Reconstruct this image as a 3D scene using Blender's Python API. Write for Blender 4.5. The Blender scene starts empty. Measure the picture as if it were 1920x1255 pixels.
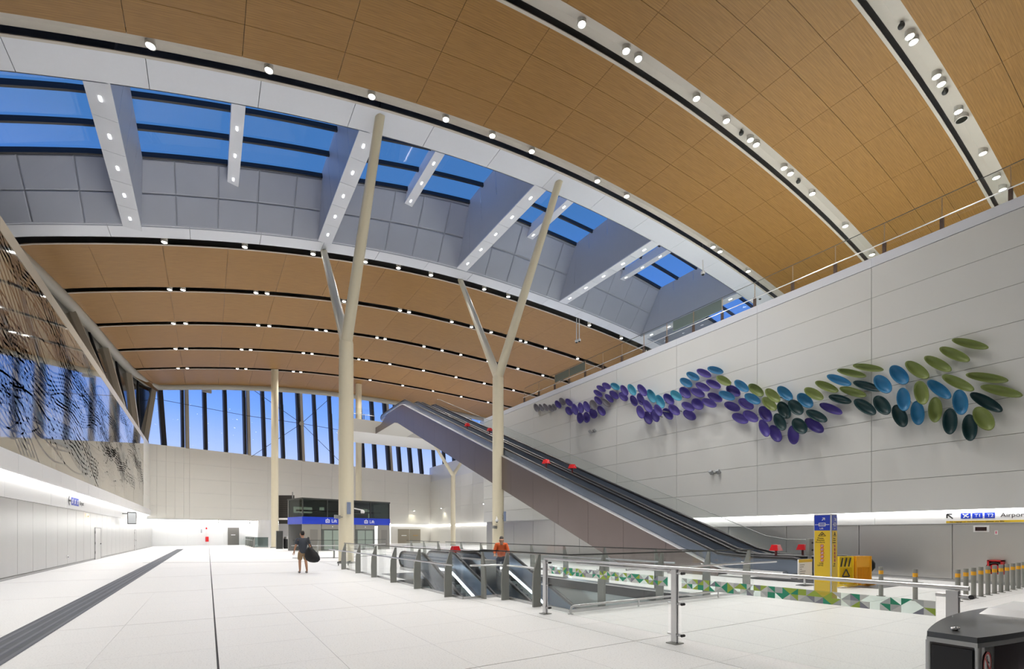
import bpy, math, random
from mathutils import Vector, Matrix
random.seed(7)
S = bpy.context.scene
COL = S.collection
PI = math.pi

# ------------------------------------------------------------------ camera
F, CX, HY, H = 907.0, 960.0, 1001.0, 1.7          # pixels of the 1920x1255 frame, eye height in metres
TH = math.atan((CX - 390.0) / F)
CO, SI = math.cos(TH), math.sin(TH)
cam = bpy.data.cameras.new('camera'); camo = bpy.data.objects.new('camera', cam); COL.objects.link(camo)
camo.location = (0, 0, H); camo.rotation_euler = (PI / 2, 0, -TH)
cam.sensor_width = 36; cam.lens = F / 1920 * 36; cam.shift_y = (HY - 627.5) / 1920
cam.clip_start = 0.05; cam.clip_end = 500
S.camera = camo

# ------------------------------------------------------------------ world, exposure
w = bpy.data.worlds.new('dusk_sky'); S.world = w; w.use_nodes = True
nt = w.node_tree; nt.nodes.clear()
tc = nt.nodes.new('ShaderNodeTexCoord'); sep = nt.nodes.new('ShaderNodeSeparateXYZ')
rmp = nt.nodes.new('ShaderNodeValToRGB'); bg = nt.nodes.new('ShaderNodeBackground'); wo = nt.nodes.new('ShaderNodeOutputWorld')
nt.links.new(tc.outputs['Generated'], sep.inputs[0]); nt.links.new(sep.outputs['Z'], rmp.inputs[0])
nt.links.new(rmp.outputs[0], bg.inputs[0]); nt.links.new(bg.outputs[0], wo.inputs[0])
cr = rmp.color_ramp
cr.elements[0].position = 0.0; cr.elements[0].color = (0.60, 0.62, 0.82, 1)
cr.elements[1].position = 1.0; cr.elements[1].color = (0.035, 0.115, 0.27, 1)
for p, c in ((0.09, (0.60, 0.66, 0.90, 1)), (0.15, (0.42, 0.55, 0.92, 1)), (0.22, (0.20, 0.39, 0.90, 1)), (0.30, (0.10, 0.255, 0.78, 1)), (0.55, (0.055, 0.17, 0.42, 1))):
    e = cr.elements.new(p); e.color = c
bg.inputs[1].default_value = 1.1
S.view_settings.view_transform = 'Standard'; S.view_settings.look = 'None'
S.view_settings.gamma = 1; S.view_settings.use_curve_mapping = False
S.view_settings.exposure = 0.2
SPOT_W = 1100.0            # watts of one downlight
COVE = 9.0                 # emission of the cove strips

# ------------------------------------------------------------------ pixel -> world
def ray(px, py):
    r = (px - CX) / F; u = (HY - py) / F
    return (r * CO + SI, -r * SI + CO, u)
def onz(px, py, z):
    v = ray(px, py); d = (z - H) / v[2]; return Vector((v[0] * d, v[1] * d, z))
def onX(px, py, X):
    v = ray(px, py); d = X / v[0]; return Vector((X, v[1] * d, H + v[2] * d))
def onY(px, py, Y):
    v = ray(px, py); d = Y / v[1]; return Vector((v[0] * d, Y, H + v[2] * d))
BX0, BY0, BSL = -6.2, 72.9, 0.271                  # line of the back wall
def backY(X): return BY0 + BSL * (X - BX0)
def on_back(px, py):
    v = ray(px, py); d = (BY0 - BSL * BX0) / (v[1] - BSL * v[0])
    return Vector((v[0] * d, v[1] * d, H + v[2] * d))

# ------------------------------------------------------------------ materials
MATS = {}
def mat(name, col=(0.8, 0.8, 0.8), rough=0.5, metal=0.0, emit=None, es=0.0, spec=0.5, coat=0.0, noise=0.0, nscale=8.0, stretch=None, bump=0.0):
    if name in MATS: return MATS[name]
    m = bpy.data.materials.new(name); m.use_nodes = True
    n = m.node_tree; b = n.nodes['Principled BSDF']
    b.inputs['Base Color'].default_value = (*col, 1); b.inputs['Roughness'].default_value = rough
    b.inputs['Metallic'].default_value = metal; b.inputs['Specular IOR Level'].default_value = spec
    b.inputs['Coat Weight'].default_value = coat
    if emit: b.inputs['Emission Color'].default_value = (*emit, 1); b.inputs['Emission Strength'].default_value = es
    # every surface carries a little procedural variation
    t = n.nodes.new('ShaderNodeTexCoord'); nz = n.nodes.new('ShaderNodeTexNoise'); nz.inputs['Scale'].default_value = nscale
    src = t.outputs['Object']
    if stretch:
        mp = n.nodes.new('ShaderNodeMapping'); mp.inputs['Scale'].default_value = stretch
        n.links.new(src, mp.inputs[0]); src = mp.outputs[0]
    n.links.new(src, nz.inputs['Vector'])
    mx = n.nodes.new('ShaderNodeMix'); mx.data_type = 'RGBA'; mx.blend_type = 'MULTIPLY'
    k = max(noise, 0.02)
    rp = n.nodes.new('ShaderNodeMapRange'); rp.inputs['To Min'].default_value = 1 - k; rp.inputs['To Max'].default_value = 1 + k * 0.5
    n.links.new(nz.outputs[0], rp.inputs[0])
    mx.inputs['Factor'].default_value = 1; mx.inputs['A'].default_value = (*col, 1)
    n.links.new(rp.outputs[0], mx.inputs['B']); n.links.new(mx.outputs['Result'], b.inputs['Base Color'])
    if bump:
        bp = n.nodes.new('ShaderNodeBump'); bp.inputs['Strength'].default_value = bump
        n.links.new(nz.outputs[0], bp.inputs['Height']); n.links.new(bp.outputs[0], b.inputs['Normal'])
    MATS[name] = m; return m

def glass(name, tint=(0.85, 0.93, 0.9), refl=0.09, rough=0.02):
    if name in MATS: return MATS[name]
    m = bpy.data.materials.new(name); m.use_nodes = True; n = m.node_tree; n.nodes.clear()
    o = n.nodes.new('ShaderNodeOutputMaterial'); mx = n.nodes.new('ShaderNodeMixShader')
    tr = n.nodes.new('ShaderNodeBsdfTransparent'); tr.inputs[0].default_value = (*tint, 1)
    gl = n.nodes.new('ShaderNodeBsdfGlossy'); gl.inputs['Roughness'].default_value = rough
    lw = n.nodes.new('ShaderNodeLayerWeight'); pw = n.nodes.new('ShaderNodeMath'); pw.operation = 'POWER'; pw.inputs[1].default_value = 4.0
    ml = n.nodes.new('ShaderNodeMath'); ml.operation = 'MULTIPLY_ADD'; ml.inputs[1].default_value = 0.55; ml.inputs[2].default_value = refl * 0.5
    ml.use_clamp = True
    n.links.new(lw.outputs['Facing'], pw.inputs[0]); n.links.new(pw.outputs[0], ml.inputs[0]); n.links.new(ml.outputs[0], mx.inputs[0])
    n.links.new(tr.outputs[0], mx.inputs[1]); n.links.new(gl.outputs[0], mx.inputs[2]); n.links.new(mx.outputs[0], o.inputs[0])
    MATS[name] = m; return m

def emis(name, col, s):
    if name in MATS: return MATS[name]
    return mat(name, (0.9, 0.9, 0.9), 0.5, emit=col, es=s)

def timber():
    m = mat('timber', (0.46, 0.235, 0.075), 0.5); n = m.node_tree; b = n.nodes['Principled BSDF']
    t = n.nodes.new('ShaderNodeTexCoord')
    mp = n.nodes.new('ShaderNodeMapping'); mp.inputs['Scale'].default_value = (0.6, 14, 1); n.links.new(t.outputs['Object'], mp.inputs[0])
    nz = n.nodes.new('ShaderNodeTexNoise'); nz.inputs['Scale'].default_value = 2.2; nz.inputs['Detail'].default_value = 5
    n.links.new(mp.outputs[0], nz.inputs['Vector'])
    wv = n.nodes.new('ShaderNodeTexWave'); wv.wave_type = 'BANDS'; wv.bands_direction = 'Y'; wv.inputs['Scale'].default_value = 3.4
    wv.inputs['Distortion'].default_value = 0.0
    n.links.new(t.outputs['Object'], wv.inputs['Vector'])
    r1 = n.nodes.new('ShaderNodeValToRGB'); r1.color_ramp.elements[0].color = (0.265, 0.132, 0.027, 1); r1.color_ramp.elements[1].color = (0.365, 0.190, 0.044, 1)
    r1.color_ramp.elements[0].position = 0.3; r1.color_ramp.elements[1].position = 0.7
    n.links.new(nz.outputs[0], r1.inputs[0])
    r2 = n.nodes.new('ShaderNodeMapRange'); r2.inputs['From Min'].default_value = 0.0; r2.inputs['From Max'].default_value = 0.25
    r2.inputs['To Min'].default_value = 0.86; r2.inputs['To Max'].default_value = 1.0
    n.links.new(wv.outputs[0], r2.inputs[0])
    mx = n.nodes.new('ShaderNodeMix'); mx.data_type = 'RGBA'; mx.blend_type = 'MULTIPLY'; mx.inputs['Factor'].default_value = 1
    n.links.new(r1.outputs[0], mx.inputs['A']); n.links.new(r2.outputs[0], mx.inputs['B'])
    n.links.new(mx.outputs['Result'], b.inputs['Base Color'])
    return m

def terrazzo():
    m = mat('terrazzo', (0.8, 0.8, 0.8), 0.42, spec=0.35); n = m.node_tree; b = n.nodes['Principled BSDF']
    t = n.nodes.new('ShaderNodeNewGeometry')
    nz = n.nodes.new('ShaderNodeTexNoise'); nz.inputs['Scale'].default_value = 45; nz.inputs['Detail'].default_value = 3
    n.links.new(t.outputs['Position'], nz.inputs['Vector'])
    r = n.nodes.new('ShaderNodeValToRGB'); r.color_ramp.elements[0].position = 0.30; r.color_ramp.elements[0].color = (0.60, 0.60, 0.60, 1)
    r.color_ramp.elements[1].position = 0.44; r.color_ramp.elements[1].color = (0.80, 0.80, 0.80, 1)
    n.links.new(nz.outputs[0], r.inputs[0]); n.links.new(r.outputs[0], b.inputs['Base Color'])
    return m

def mural_mat():
    m = mat('mural', (0.40, 0.355, 0.26), 0.05, spec=0.6, coat=0.6, noise=.12, nscale=.4); m.node_tree.nodes['Principled BSDF'].inputs['Coat Roughness'].default_value = 0.02
    return m

TIMBER, TERR, MURAL = timber(), terrazzo(), mural_mat()
WHITE = mat('white_panel', (0.72, 0.73, 0.72), 0.16, spec=0.5, noise=0.03, nscale=0.3)
CREAMW = mat('cream_panel', (0.80, 0.79, 0.74), 0.35, noise=0.03, nscale=0.3)
OFFW = mat('off_white', (0.75, 0.75, 0.75), 0.4)
SOFF = mat('white_soffit', (0.74, 0.77, 0.84), 0.35)
GREYP = mat('grey_panel', (0.42, 0.45, 0.53), 0.40, noise=0.05, nscale=0.6)
BULK = mat('grey_bulkhead', (0.56, 0.52, 0.46), 0.5)
BLACK = mat('matt_black', (0.008, 0.008, 0.008), 0.7)
DARK = mat('dark_steel', (0.075, 0.078, 0.075), 0.42, metal=0.6, noise=0.1)
POSTM = mat('post_steel', (0.30, 0.305, 0.285), 0.42, metal=0.2, noise=0.15, nscale=3)
STEEL = mat('brushed_steel', (0.62, 0.62, 0.63), 0.28, metal=1.0, noise=0.1, nscale=5)
PALESTEEL = mat('silver_panel', (0.56, 0.555, 0.545), 0.32, metal=0.8, noise=0.05, nscale=0.9, stretch=(1, 1.5, 0.3))
SKIRT = mat('skirting_grey', (0.40, 0.40, 0.40), 0.45)
BRONZE = mat('cladding_steel', (0.245, 0.205, 0.20), 0.34, metal=0.85, noise=0.05, nscale=0.5, bump=0.35)
CREAM = mat('cream_column', (0.72, 0.66, 0.50), 0.35)
MULL = mat('mullion', (0.012, 0.013, 0.017), 0.45)
BEIGE = mat('beige_post', (0.42, 0.38, 0.31), 0.5)
JOINT = mat('joint_dark', (0.05, 0.05, 0.055), 0.8)
TACT = mat('tactile_grey', (0.085, 0.095, 0.115), 0.6, noise=0.2, nscale=4)
BLUE = mat('sign_blue', (0.012, 0.045, 0.50), 0.35)
YEL = mat('sign_yellow', (0.82, 0.56, 0.03), 0.4)
ORY = mat('barrier_yellow', (0.90, 0.42, 0.01), 0.45)
RED = mat('fire_red', (0.62, 0.012, 0.018), 0.3)
RUB = mat('handrail_black', (0.010, 0.010, 0.012), 0.35)
INKB = mat('ink_black', (0.012, 0.012, 0.014), 0.5)
INKW = mat('ink_white', (0.9, 0.9, 0.9), 0.5)
BLUEGREY = mat('balustrade_panel', (0.17, 0.205, 0.265), 0.25, metal=0.4, noise=0.15, nscale=0.6)
STEP = mat('escalator_step', (0.05, 0.048, 0.05), 0.5, metal=0.3, noise=0.3, nscale=6)
CONC = mat('pale_concrete', (0.62, 0.66, 0.65), 0.6)
GL = glass('balustrade_glass', (0.975, 0.988, 0.983), 0.06)
GLD = glass('dark_glass', (0.48, 0.54, 0.53), 0.08)
GLW = glass('window_glass', (0.93, 0.95, 1.0), 0.03)
GLS = glass('skylight_glass', (0.86, 0.93, 1.0), 0.05)
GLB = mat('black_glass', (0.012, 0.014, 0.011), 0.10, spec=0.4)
LAMP = emis('lamp_lens', (1.0, 0.96, 0.88), 30.0)
LED = emis('led_slot', (1.0, 0.98, 0.95), 18.0)
COVEB = emis('cove_strip_rear', (1.0, 0.985, 0.95), COVE * 2.2)
BRIGHT = mat('bright_steel', (0.86, 0.86, 0.87), 0.38, metal=0.9)
COVEM = emis('cove_strip', (1.0, 0.985, 0.95), COVE)
LEDB = emis('led_blue_white', (0.75, 0.9, 1.0), 9.0)

# ------------------------------------------------------------------ mesh helper
class MB:
    def __init__(s): s.v = []; s.f = []; s.sm = []
    def add(s, vs, fs, sm=False):
        o = len(s.v); s.v += [tuple(v) for v in vs]
        for f in fs: s.f.append(tuple(i + o for i in f)); s.sm.append(sm)
        return s
    def box(s, x0, x1, y0, y1, z0, z1):
        return s.hexa([(x0, y0, z0), (x1, y0, z0), (x1, y1, z0), (x0, y1, z0)], [(x0, y0, z1), (x1, y0, z1), (x1, y1, z1), (x0, y1, z1)])
    def hexa(s, a, b):                         # bottom ring a, top ring b (same count)
        n = len(a); fs = [tuple(range(n - 1, -1, -1)), tuple(range(n, 2 * n))]
        for i in range(n): j = (i + 1) % n; fs.append((i, j, n + j, n + i))
        return s.add(list(a) + list(b), fs)
    def bar(s, p, q, wx, wz, up=(0, 0, 1)):     # rectangular bar from p to q
        p, q = Vector(p), Vector(q); d = (q - p).normalized(); u = Vector(up)
        if abs(d.dot(u)) > 0.98: u = Vector((1, 0, 0))
        sd = d.cross(u).normalized(); u = sd.cross(d).normalized()
        r = [sd * (wx / 2) * a + u * (wz / 2) * b for a, b in ((-1, -1), (1, -1), (1, 1), (-1, 1))]
        return s.hexa([p + k for k in r], [q + k for k in r])
    def tube(s, path, rad, n=8, closed=False, cap=True):
        P = [Vector(p) for p in path]; m = len(P); rings = []
        R = rad if isinstance(rad, (list, tuple)) else [rad] * m
        ref = None
        for i, p in enumerate(P):
            a = P[i - 1] if (i or closed) else p; b = P[(i + 1) % m] if (i < m - 1 or closed) else p
            d = (b - a).normalized()
            if ref is None:
                ref = Vector((0, 0, 1)) if abs(d.z) < 0.9 else Vector((1, 0, 0))
            sd = d.cross(ref)
            if sd.length < 1e-4: sd = d.orthogonal()
            sd.normalize(); u = sd.cross(d).normalized(); ref = u
            rings.append([p + (sd * math.cos(2 * PI * k / n) + u * math.sin(2 * PI * k / n)) * R[i] for k in range(n)])
        vs = [v for r in rings for v in r]; fs = []
        for i in range(m if closed else m - 1):
            i2 = (i + 1) % m
            for k in range(n):
                k2 = (k + 1) % n; fs.append((i * n + k, i * n + k2, i2 * n + k2, i2 * n + k))
        s.add(vs, fs, True)
        if cap and not closed: s.add(rings[0], [tuple(range(n - 1, -1, -1))]); s.add(rings[-1], [tuple(range(n))])
        return s
    def cyl(s, p, q, r0, r1=None, n=16): return s.tube([p, q], [r0, r0 if r1 is None else r1], n)
    def prism(s, pts, vec):                     # polygon pts extruded by vec
        v = Vector(vec); return s.hexa([Vector(p) for p in pts], [Vector(p) + v for p in pts])
    def sphere(s, c, r, n=12, m=8, sc=(1, 1, 1)):
        c = Vector(c); vs = []; fs = []
        for i in range(m + 1):
            a = PI * i / m
            for k in range(n):
                b = 2 * PI * k / n
                vs.append(c + Vector((r * sc[0] * math.sin(a) * math.cos(b), r * sc[1] * math.sin(a) * math.sin(b), r * sc[2] * math.cos(a))))
        for i in range(m):
            for k in range(n): k2 = (k + 1) % n; fs.append((i * n + k, (i + 1) * n + k, (i + 1) * n + k2, i * n + k2))
        return s.add(vs, fs, True)
    def build(s, name, m, parent=None, local=False):
        me = bpy.data.meshes.new(name)
        off = wloc(parent) if (parent is not None and not local) else Vector((0, 0, 0))
        me.from_pydata([tuple(Vector(v) - off) for v in s.v], [], s.f); me.update()
        me.polygons.foreach_set('use_smooth', s.sm)
        me.materials.append(m); o = bpy.data.objects.new(name, me); COL.objects.link(o)
        if parent is not None: o.parent = parent
        return o
def wloc(o):
    v = Vector((0, 0, 0))
    while o is not None: v += o.location; o = o.parent
    return v
def tag(o, label=None, cat=None, group=None, kind=None):
    if label: o['label'] = label
    if cat: o['category'] = cat
    if group: o['group'] = group
    if kind: o['kind'] = kind
    return o
def thing(name, loc, label, cat, group=None, rz=0.0):
    o = bpy.data.objects.new(name, None); COL.objects.link(o); o.location = loc; o.rotation_euler = (0, 0, rz)
    o.empty_display_size = 0.2
    return tag(o, label, cat, group)
def struct(name, m=None, mt=None):
    if m is None: o = bpy.data.objects.new(name, None); COL.objects.link(o)
    else: o = m.build(name, mt)
    return tag(o, kind='structure')
def B(name, mt, parent, *a): return MB().box(*a).build(name, mt, parent)
def text(body, size, mt, parent, origin, right, up, name='lettering', align='LEFT', ext=0.002):
    cu = bpy.data.curves.new(name, 'FONT'); cu.body = body; cu.size = size; cu.align_x = align; cu.extrude = ext; cu.resolution_u = 3
    t = bpy.data.objects.new(name, cu); COL.objects.link(t)
    dg = bpy.context.evaluated_depsgraph_get(); me = bpy.data.meshes.new_from_object(t.evaluated_get(dg))
    bpy.data.objects.remove(t); bpy.data.curves.remove(cu)
    r = Vector(right).normalized(); u = Vector(up).normalized(); nn = r.cross(u); o0 = Vector(origin)
    off = wloc(parent) if parent is not None and not parent.get('_local') else Vector((0, 0, 0))
    for v in me.vertices: v.co = o0 + r * v.co.x + u * v.co.y + nn * v.co.z - off
    me.materials.clear(); me.materials.append(mt); ob = bpy.data.objects.new(name, me); COL.objects.link(ob)
    if parent is not None: ob.parent = parent
    return ob
def poly2(name, pts, o, r, u, mt, parent, t=0.004, local=False):     # flat emblem: 2D points in the (r,u) frame at o
    o, r, u = Vector(o), Vector(r).normalized(), Vector(u).normalized(); nn = r.cross(u)
    return MB().prism([o + r * a + u * b for a, b in pts], nn * t).build(name, mt, parent, local)
def strip2(m, a, b, wd, o, r, u, t=0.004):
    a, b = Vector((a[0], a[1])), Vector((b[0], b[1])); d = (b - a).normalized(); p = Vector((-d.y, d.x)) * wd / 2
    o, r, u = Vector(o), Vector(r).normalized(), Vector(u).normalized(); nn = r.cross(u)
    m.prism([o + r * q.x + u * q.y for q in (a - p, b - p, b + p, a + p)], nn * t); return m
def ring2(m, c, r0, r1, o, r, u, n=20, t=0.004):
    for k in range(n):
        a0, a1 = 2 * PI * k / n, 2 * PI * (k + 1) / n
        P = [(c[0] + R * math.cos(a), c[1] + R * math.sin(a)) for R, a in ((r0, a0), (r1, a0), (r1, a1), (r0, a1))]
        oo, rr, uu = Vector(o), Vector(r).normalized(), Vector(u).normalized()
        m.prism([oo + rr * x + uu * y for x, y in P], rr.cross(uu) * t)
    return m
def copy_tree(o, parent=None):
    c = o.copy(); COL.objects.link(c); c.parent = parent
    for ch in list(o.children): copy_tree(ch, c)
    return c
def lerp(a, b, t): return a + (b - a) * t
def interp(x, xs, ys):
    if x <= xs[0]: return ys[0]
    for i in range(len(xs) - 1):
        if x <= xs[i + 1]: return lerp(ys[i], ys[i + 1], (x - xs[i]) / (xs[i + 1] - xs[i]))
    return ys[-1]

# ================================================================== STRUCTURE
XL, XR = -6.2, 22.3            # left and right walls
ZU = 12.5                      # height of the solid walls / upper level
def zc(X, Y):                  # underside of the timber vault
    kl = 0.0070 - 0.0000612 * (min(max(Y, 15), 75) - 21.5)
    kr = min(max(0.0023 + 0.00012 * (42 - Y), 0.0015), 0.0062)
    return 22.1 - (kl if X < 20 else kr) * (X - 20) ** 2
def xl(Y): return interp(Y, [0, 36, 42.5, 49.7, 57, 64.3, 70, 73], [-8.9, -8.8, -8.2, -7.7, -7.3, -6.8, -6.0, -4.8])
XE = 46.0
ZG_X, ZG_D = [-9, -5, 6, 16, 26, 46], [2.0, 2.25, 2.6, 3.5, 3.6, 3.4]
def zg(X): return zc(X, 31) + interp(X, ZG_X, ZG_D)

# ---- ceiling: roof deck with timber panels, bulkhead troughs and soffits as its parts
def sheet(m, xs, y0, y1, dz0, dz1, f=zc, th=0.0):
    """curved strip following the vault between y0 and y1"""
    n = len(xs); vs = []
    for X in xs:
        Xa, Xb = (X, X)
        vs += [(max(X, xl(y0)) if X <= -4 else X, y0, f(X, y0) + dz0), (max(X, xl(y1)) if X <= -4 else X, y1, f(X, y1) + dz1)]
    fs = [(2 * i, 2 * i + 1, 2 * i + 3, 2 * i + 2) for i in range(n - 1)]
    if th: m.add(vs, fs, True); fs = []
    if th:
        N = len(vs); vs += [(a, b, c + th) for a, b, c in vs]
        fs += [(N + 2 * i, N + 2 * i + 2, N + 2 * i + 3, N + 2 * i + 1) for i in range(n - 1)]
        for i in range(n - 1):
            fs += [(2 * i, 2 * i + 2, N + 2 * i + 2, N + 2 * i), (2 * i + 1, N + 2 * i + 1, N + 2 * i + 3, 2 * i + 3)]
        fs += [(0, N, N + 1, 1), (2 * n - 2, 2 * n - 1, N + 2 * n - 1, N + 2 * n - 2)]
    m.add(vs, fs, not th)
    return m
XS = [-9 + 1.0 * i for i in range(56)]
dk = MB()
XD = [-10.2] + XS
for ya, yb in [(-8, 7), (7, 21.3)] + [(35.3 + 6.2 * k, 35.3 + 6.2 * (k + 1)) for k in range(6)]:
    for i in range(len(XD) - 1):
        a, b = XD[i], XD[i + 1]; dk.add([(a, ya, zc(a, ya) + .9), (b, ya, zc(b, ya) + .9), (b, yb, zc(b, yb) + .9), (a, yb, zc(a, yb) + .9)], [(0, 1, 2, 3)])
    for y0, y1 in ((ya, (ya + yb) / 2), ((ya + yb) / 2, yb)):        # eave from the deck edge down to the clerestory head
        dk.add([(-10.2, y0, zc(-10.2, y0) + .9), (-10.2, y1, zc(-10.2, y1) + .9), (xl(y1) - .4, y1, zc(xl(y1), y1) + .1), (xl(y0) - .4, y0, zc(xl(y0), y0) + .1)], [(0, 1, 2, 3)])
for i in range(len(XS) - 1):                    # end board of the roof void
    a, b = XS[i], XS[i + 1]; dk.add([(a, 72.48, zc(a, 72.48)), (b, 72.48, zc(b, 72.48)), (b, 72.48, zc(b, 72.48) + .9), (a, 72.48, zc(a, 72.48) + .9)], [(0, 1, 2, 3)])
ceil = struct('ceiling', dk, mat('roof_deck', (0.3, 0.3, 0.3), 0.8))
JX = [-5.75 + 3.42 * k for k in range(-1, 16)]
def band(y0, y1, rows, xmin, xmax):
    g = 0.008
    for r in range(rows):
        a, b = lerp(y0, y1, r / rows) + g, lerp(y0, y1, (r + 1) / rows) - g
        for i in range(len(JX) - 1):
            if JX[i + 1] < xmin or JX[i] > xmax: continue
            xs = [lerp(JX[i] + g, JX[i + 1] - g, t / 4) for t in range(5)]
            if xs[-1] < xl(a) + 0.3: continue
            me = MB(); sheet(me, xs, a, b, 0, 0, th=0.04)
            me.build('timber_panel', TIMBER, ceil)
band(-1.0, 7.75, 6, 12, 50); band(8.65, 14.25, 4, 6, 50); band(15.15, 20.75, 4, -9, 46)
for a, b in ((35.75, 42.1), (42.8, 49.3), (50.0, 56.6), (57.3, 63.9), (64.6, 72.3)): band(a, b, 1, -9, 50)
def trough(yc, hw, near):
    m = MB(); d1, d2, ye = (0.20, 0.16, yc + hw - .14) if near else (0.32, 0.33, yc + .10)
    sheet(m, XS, yc - hw, yc, 0.04, d1); sheet(m, XS, yc, ye, d1, d2)          # beyond it the slot stays open to the roof void
    m.build('bulkhead', BULK, ceil)
    m = MB(); sheet(m, XS, yc + hw - 0.02, yc + hw + 0.10, -0.03, -0.03, th=0.03); m.build('slot_edge_trim', BULK, ceil)
for yc in (8.2, 14.7): trough(yc, 0.45, True)
trough(21.15, 0.40, True)
for yc in (42.45, 49.65, 56.95, 64.25): trough(yc, 0.35, False)
trough(35.35, 0.36, False)
# perimeter trim of the ceiling
m = MB(); m.tube([(xl(y) - 0.05, y, zc(xl(y), y) - 0.15) for y in [20, 28, 36, 42.5, 49.7, 57, 64.3, 68, 70, 71.5, 72.4]] +
                 [(X, 72.6, zc(X, 72.6) - 0.15) for X in [-3.2, -1, 2, 6, 10, 14, 18, 22, 26, 30, 36, 46]], 0.42, 10)
tr = m.build('trim_1', mat('trim_grey', (0.42, 0.40, 0.34), 0.5)); tag(tr, kind='structure')

# ---- skylight: soffits, leaning far wall, beams, glazing
BEAMX = [-3.5, 6.5, 16.5, 26.3, 36.4]; SMALLX = [1.2, 11.5, 21.4, 31.4]
sky = struct('trim_2')
def soffit(y0, y1, x0, x1):
    m = MB(); xs = [lerp(x0 + .012, x1 - .012, t / 4) for t in range(5)]; sheet(m, xs, y0, y1, 0.0, 0.0, th=0.06); m.build('soffit_panel', SOFF, sky)
sx = [-8.9, -5.6] + [-1.9 + 3.7 * k for k in range(14)]
for i in range(len(sx) - 1):
    soffit(21.65, 23.15, sx[i], sx[i + 1]); soffit(33.5, 34.93, sx[i] + 1.0 if i else sx[i], sx[i + 1] + 1.0)
def wy(f): return lerp(33.5, 30.9, f)          # far wall leans in towards its top
def far_pt(X, f, inset=0.0): return (X, wy(f) + inset, lerp(zc(X, 33.5), zg(X), f))
px = [-8.9] + [-7.5 + 2.0 * k for k in range(23)]
for i in range(len(px) - 1):
    a, b = px[i] + .018, px[i + 1] - .018
    for f0, f1 in ((0.005, 0.46), (0.475, 0.93), (0.94, 1.0)):
        q = [far_pt(a, f0), far_pt(b, f0), far_pt(b, f1), far_pt(a, f1)]
        e = 0.05 if f1 < 1 else 0.0
        c = [lerp(a, b, .5), 0, 0]
        qi = [far_pt(a + e, f0 + e * .3, -e * .5), far_pt(b - e, f0 + e * .3, -e * .5), far_pt(b - e, f1 - e * .3, -e * .5), far_pt(a + e, f1 - e * .3, -e * .5)]
        MB().add(q + qi, [(0, 1, 5, 4), (1, 2, 6, 5), (2, 3, 7, 6), (3, 0, 4, 7), (4, 5, 6, 7)]).build('wall_panel', GREYP, sky)
m = MB()
for i in range(len(XS) - 1):                  # backing behind the panels, near upstand
    a, b = XS[i], XS[i + 1]
    m.add([far_pt(a, -.02, .06), far_pt(b, -.02, .06), far_pt(b, 1, .06), far_pt(a, 1, .06)], [(0, 1, 2, 3)])
    m.add([(a, 23.2, zc(a, 23.2)), (b, 23.2, zc(b, 23.2)), (b, 23.6, zg(b)), (a, 23.6, zg(a))], [(0, 1, 2, 3)])
    m.add([far_pt(a, 1, .06), far_pt(b, 1, .06), (b, 35.3, zc(b, 35.3) + .95), (a, 35.3, zc(a, 35.3) + .95)], [(0, 1, 2, 3)])
    m.add([(a, 23.6, zg(a)), (b, 23.6, zg(b)), (b, 21.2, zc(b, 21.2) + .95), (a, 21.2, zc(a, 21.2) + .95)], [(0, 1, 2, 3)])
m.build('upstand', mat('upstand_grey', (0.40, 0.43, 0.50), 0.5), sky)
for X in BEAMX:                               # deep beams between the bays, clad sides reaching the glass
    bm = MB(); hw = 0.42; z = zc(X, 28); fs = 5
    for k in range(fs):
        y0, y1 = lerp(23.1, 33.55, k / fs) + .01, lerp(23.1, 33.55, (k + 1) / fs) - .01
        MB().box(X - hw, X + hw, y0, y1, z - 0.04, z + 0.03).build('beam_soffit', SOFF, sky)
        yc = (y0 + y1) / 2
        MB().box(X - .035, X + .035, yc - .13, yc + .13, z - 0.055, z - 0.035).build('light_slot', LED, sky)
        for sgn in (-1, 1):
            xa = X + sgn * (hw - .03); xb = X + sgn * (hw + .25)
            ya, yb = y0, y1
            f = lambda yy, zz: min(yy, 33.5 - (33.5 - 30.9) * (zz - z) / max(zg(X) - z, .1) + 0.02)
            zt = zg(X)
            MB().add([(xa, f(ya, z), z), (xa, f(yb, z), z), (xb, f(yb, zt), zt), (xb, f(ya, zt), zt)], [(0, 1, 2, 3)]).build('beam_side_panel', GREYP, sky)
for X in SMALLX:                              # shallow beams hung high, just under the glass
    z = zg(X) - 0.75; hw = 0.28; y1 = wy((z - zc(X, 33)) / (zg(X) - zc(X, 33))) + .1
    MB().box(X - hw, X + hw, 24.3, y1, z, zg(X) - .02).build('glazing_beam', SOFF, sky)
    for k in range(4):
        yc = lerp(25.2, y1 - .6, k / 3); MB().box(X - .03, X + .03, yc - .12, yc + .12, z - .015, z + .01).build('light_slot', LED, sky)
for Y in (23.6, 24.9, 26.9, 28.9, 30.9):
    m = MB()
    for i in range(len(XS) - 1): m.bar((XS[i], Y, zg(XS[i]) - .06), (XS[i + 1], Y, zg(XS[i + 1]) - .06), 0.14, 0.24)
    m.build('glazing_bar', MULL, sky)
gx = sorted(BEAMX + SMALLX + [-8.9, 46])
for i in range(len(gx) - 1):
    for y0, y1 in ((23.6, 24.9), (24.9, 26.9), (26.9, 28.9), (28.9, 30.9)):
        a, b = gx[i], gx[i + 1]; xs = [lerp(a, b, t / 4) for t in range(5)]
        m = MB(); m.add([p for X in xs for p in ((X, y0, zg(X)), (X, y1, zg(X)))], [(2 * t, 2 * t + 1, 2 * t + 3, 2 * t + 2) for t in range(4)])
        m.build('glass_pane', GLS, sky)
m = MB()
for X in (-9.0, 46):                           # end closures of the skylight
    m.add([(X, 21, zc(X, 21)), (X, 35.5, zc(X, 35)), (X, 35.5, zg(X) + .3), (X, 21, zg(X) + .3)], [(0, 1, 2, 3)])
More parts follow.
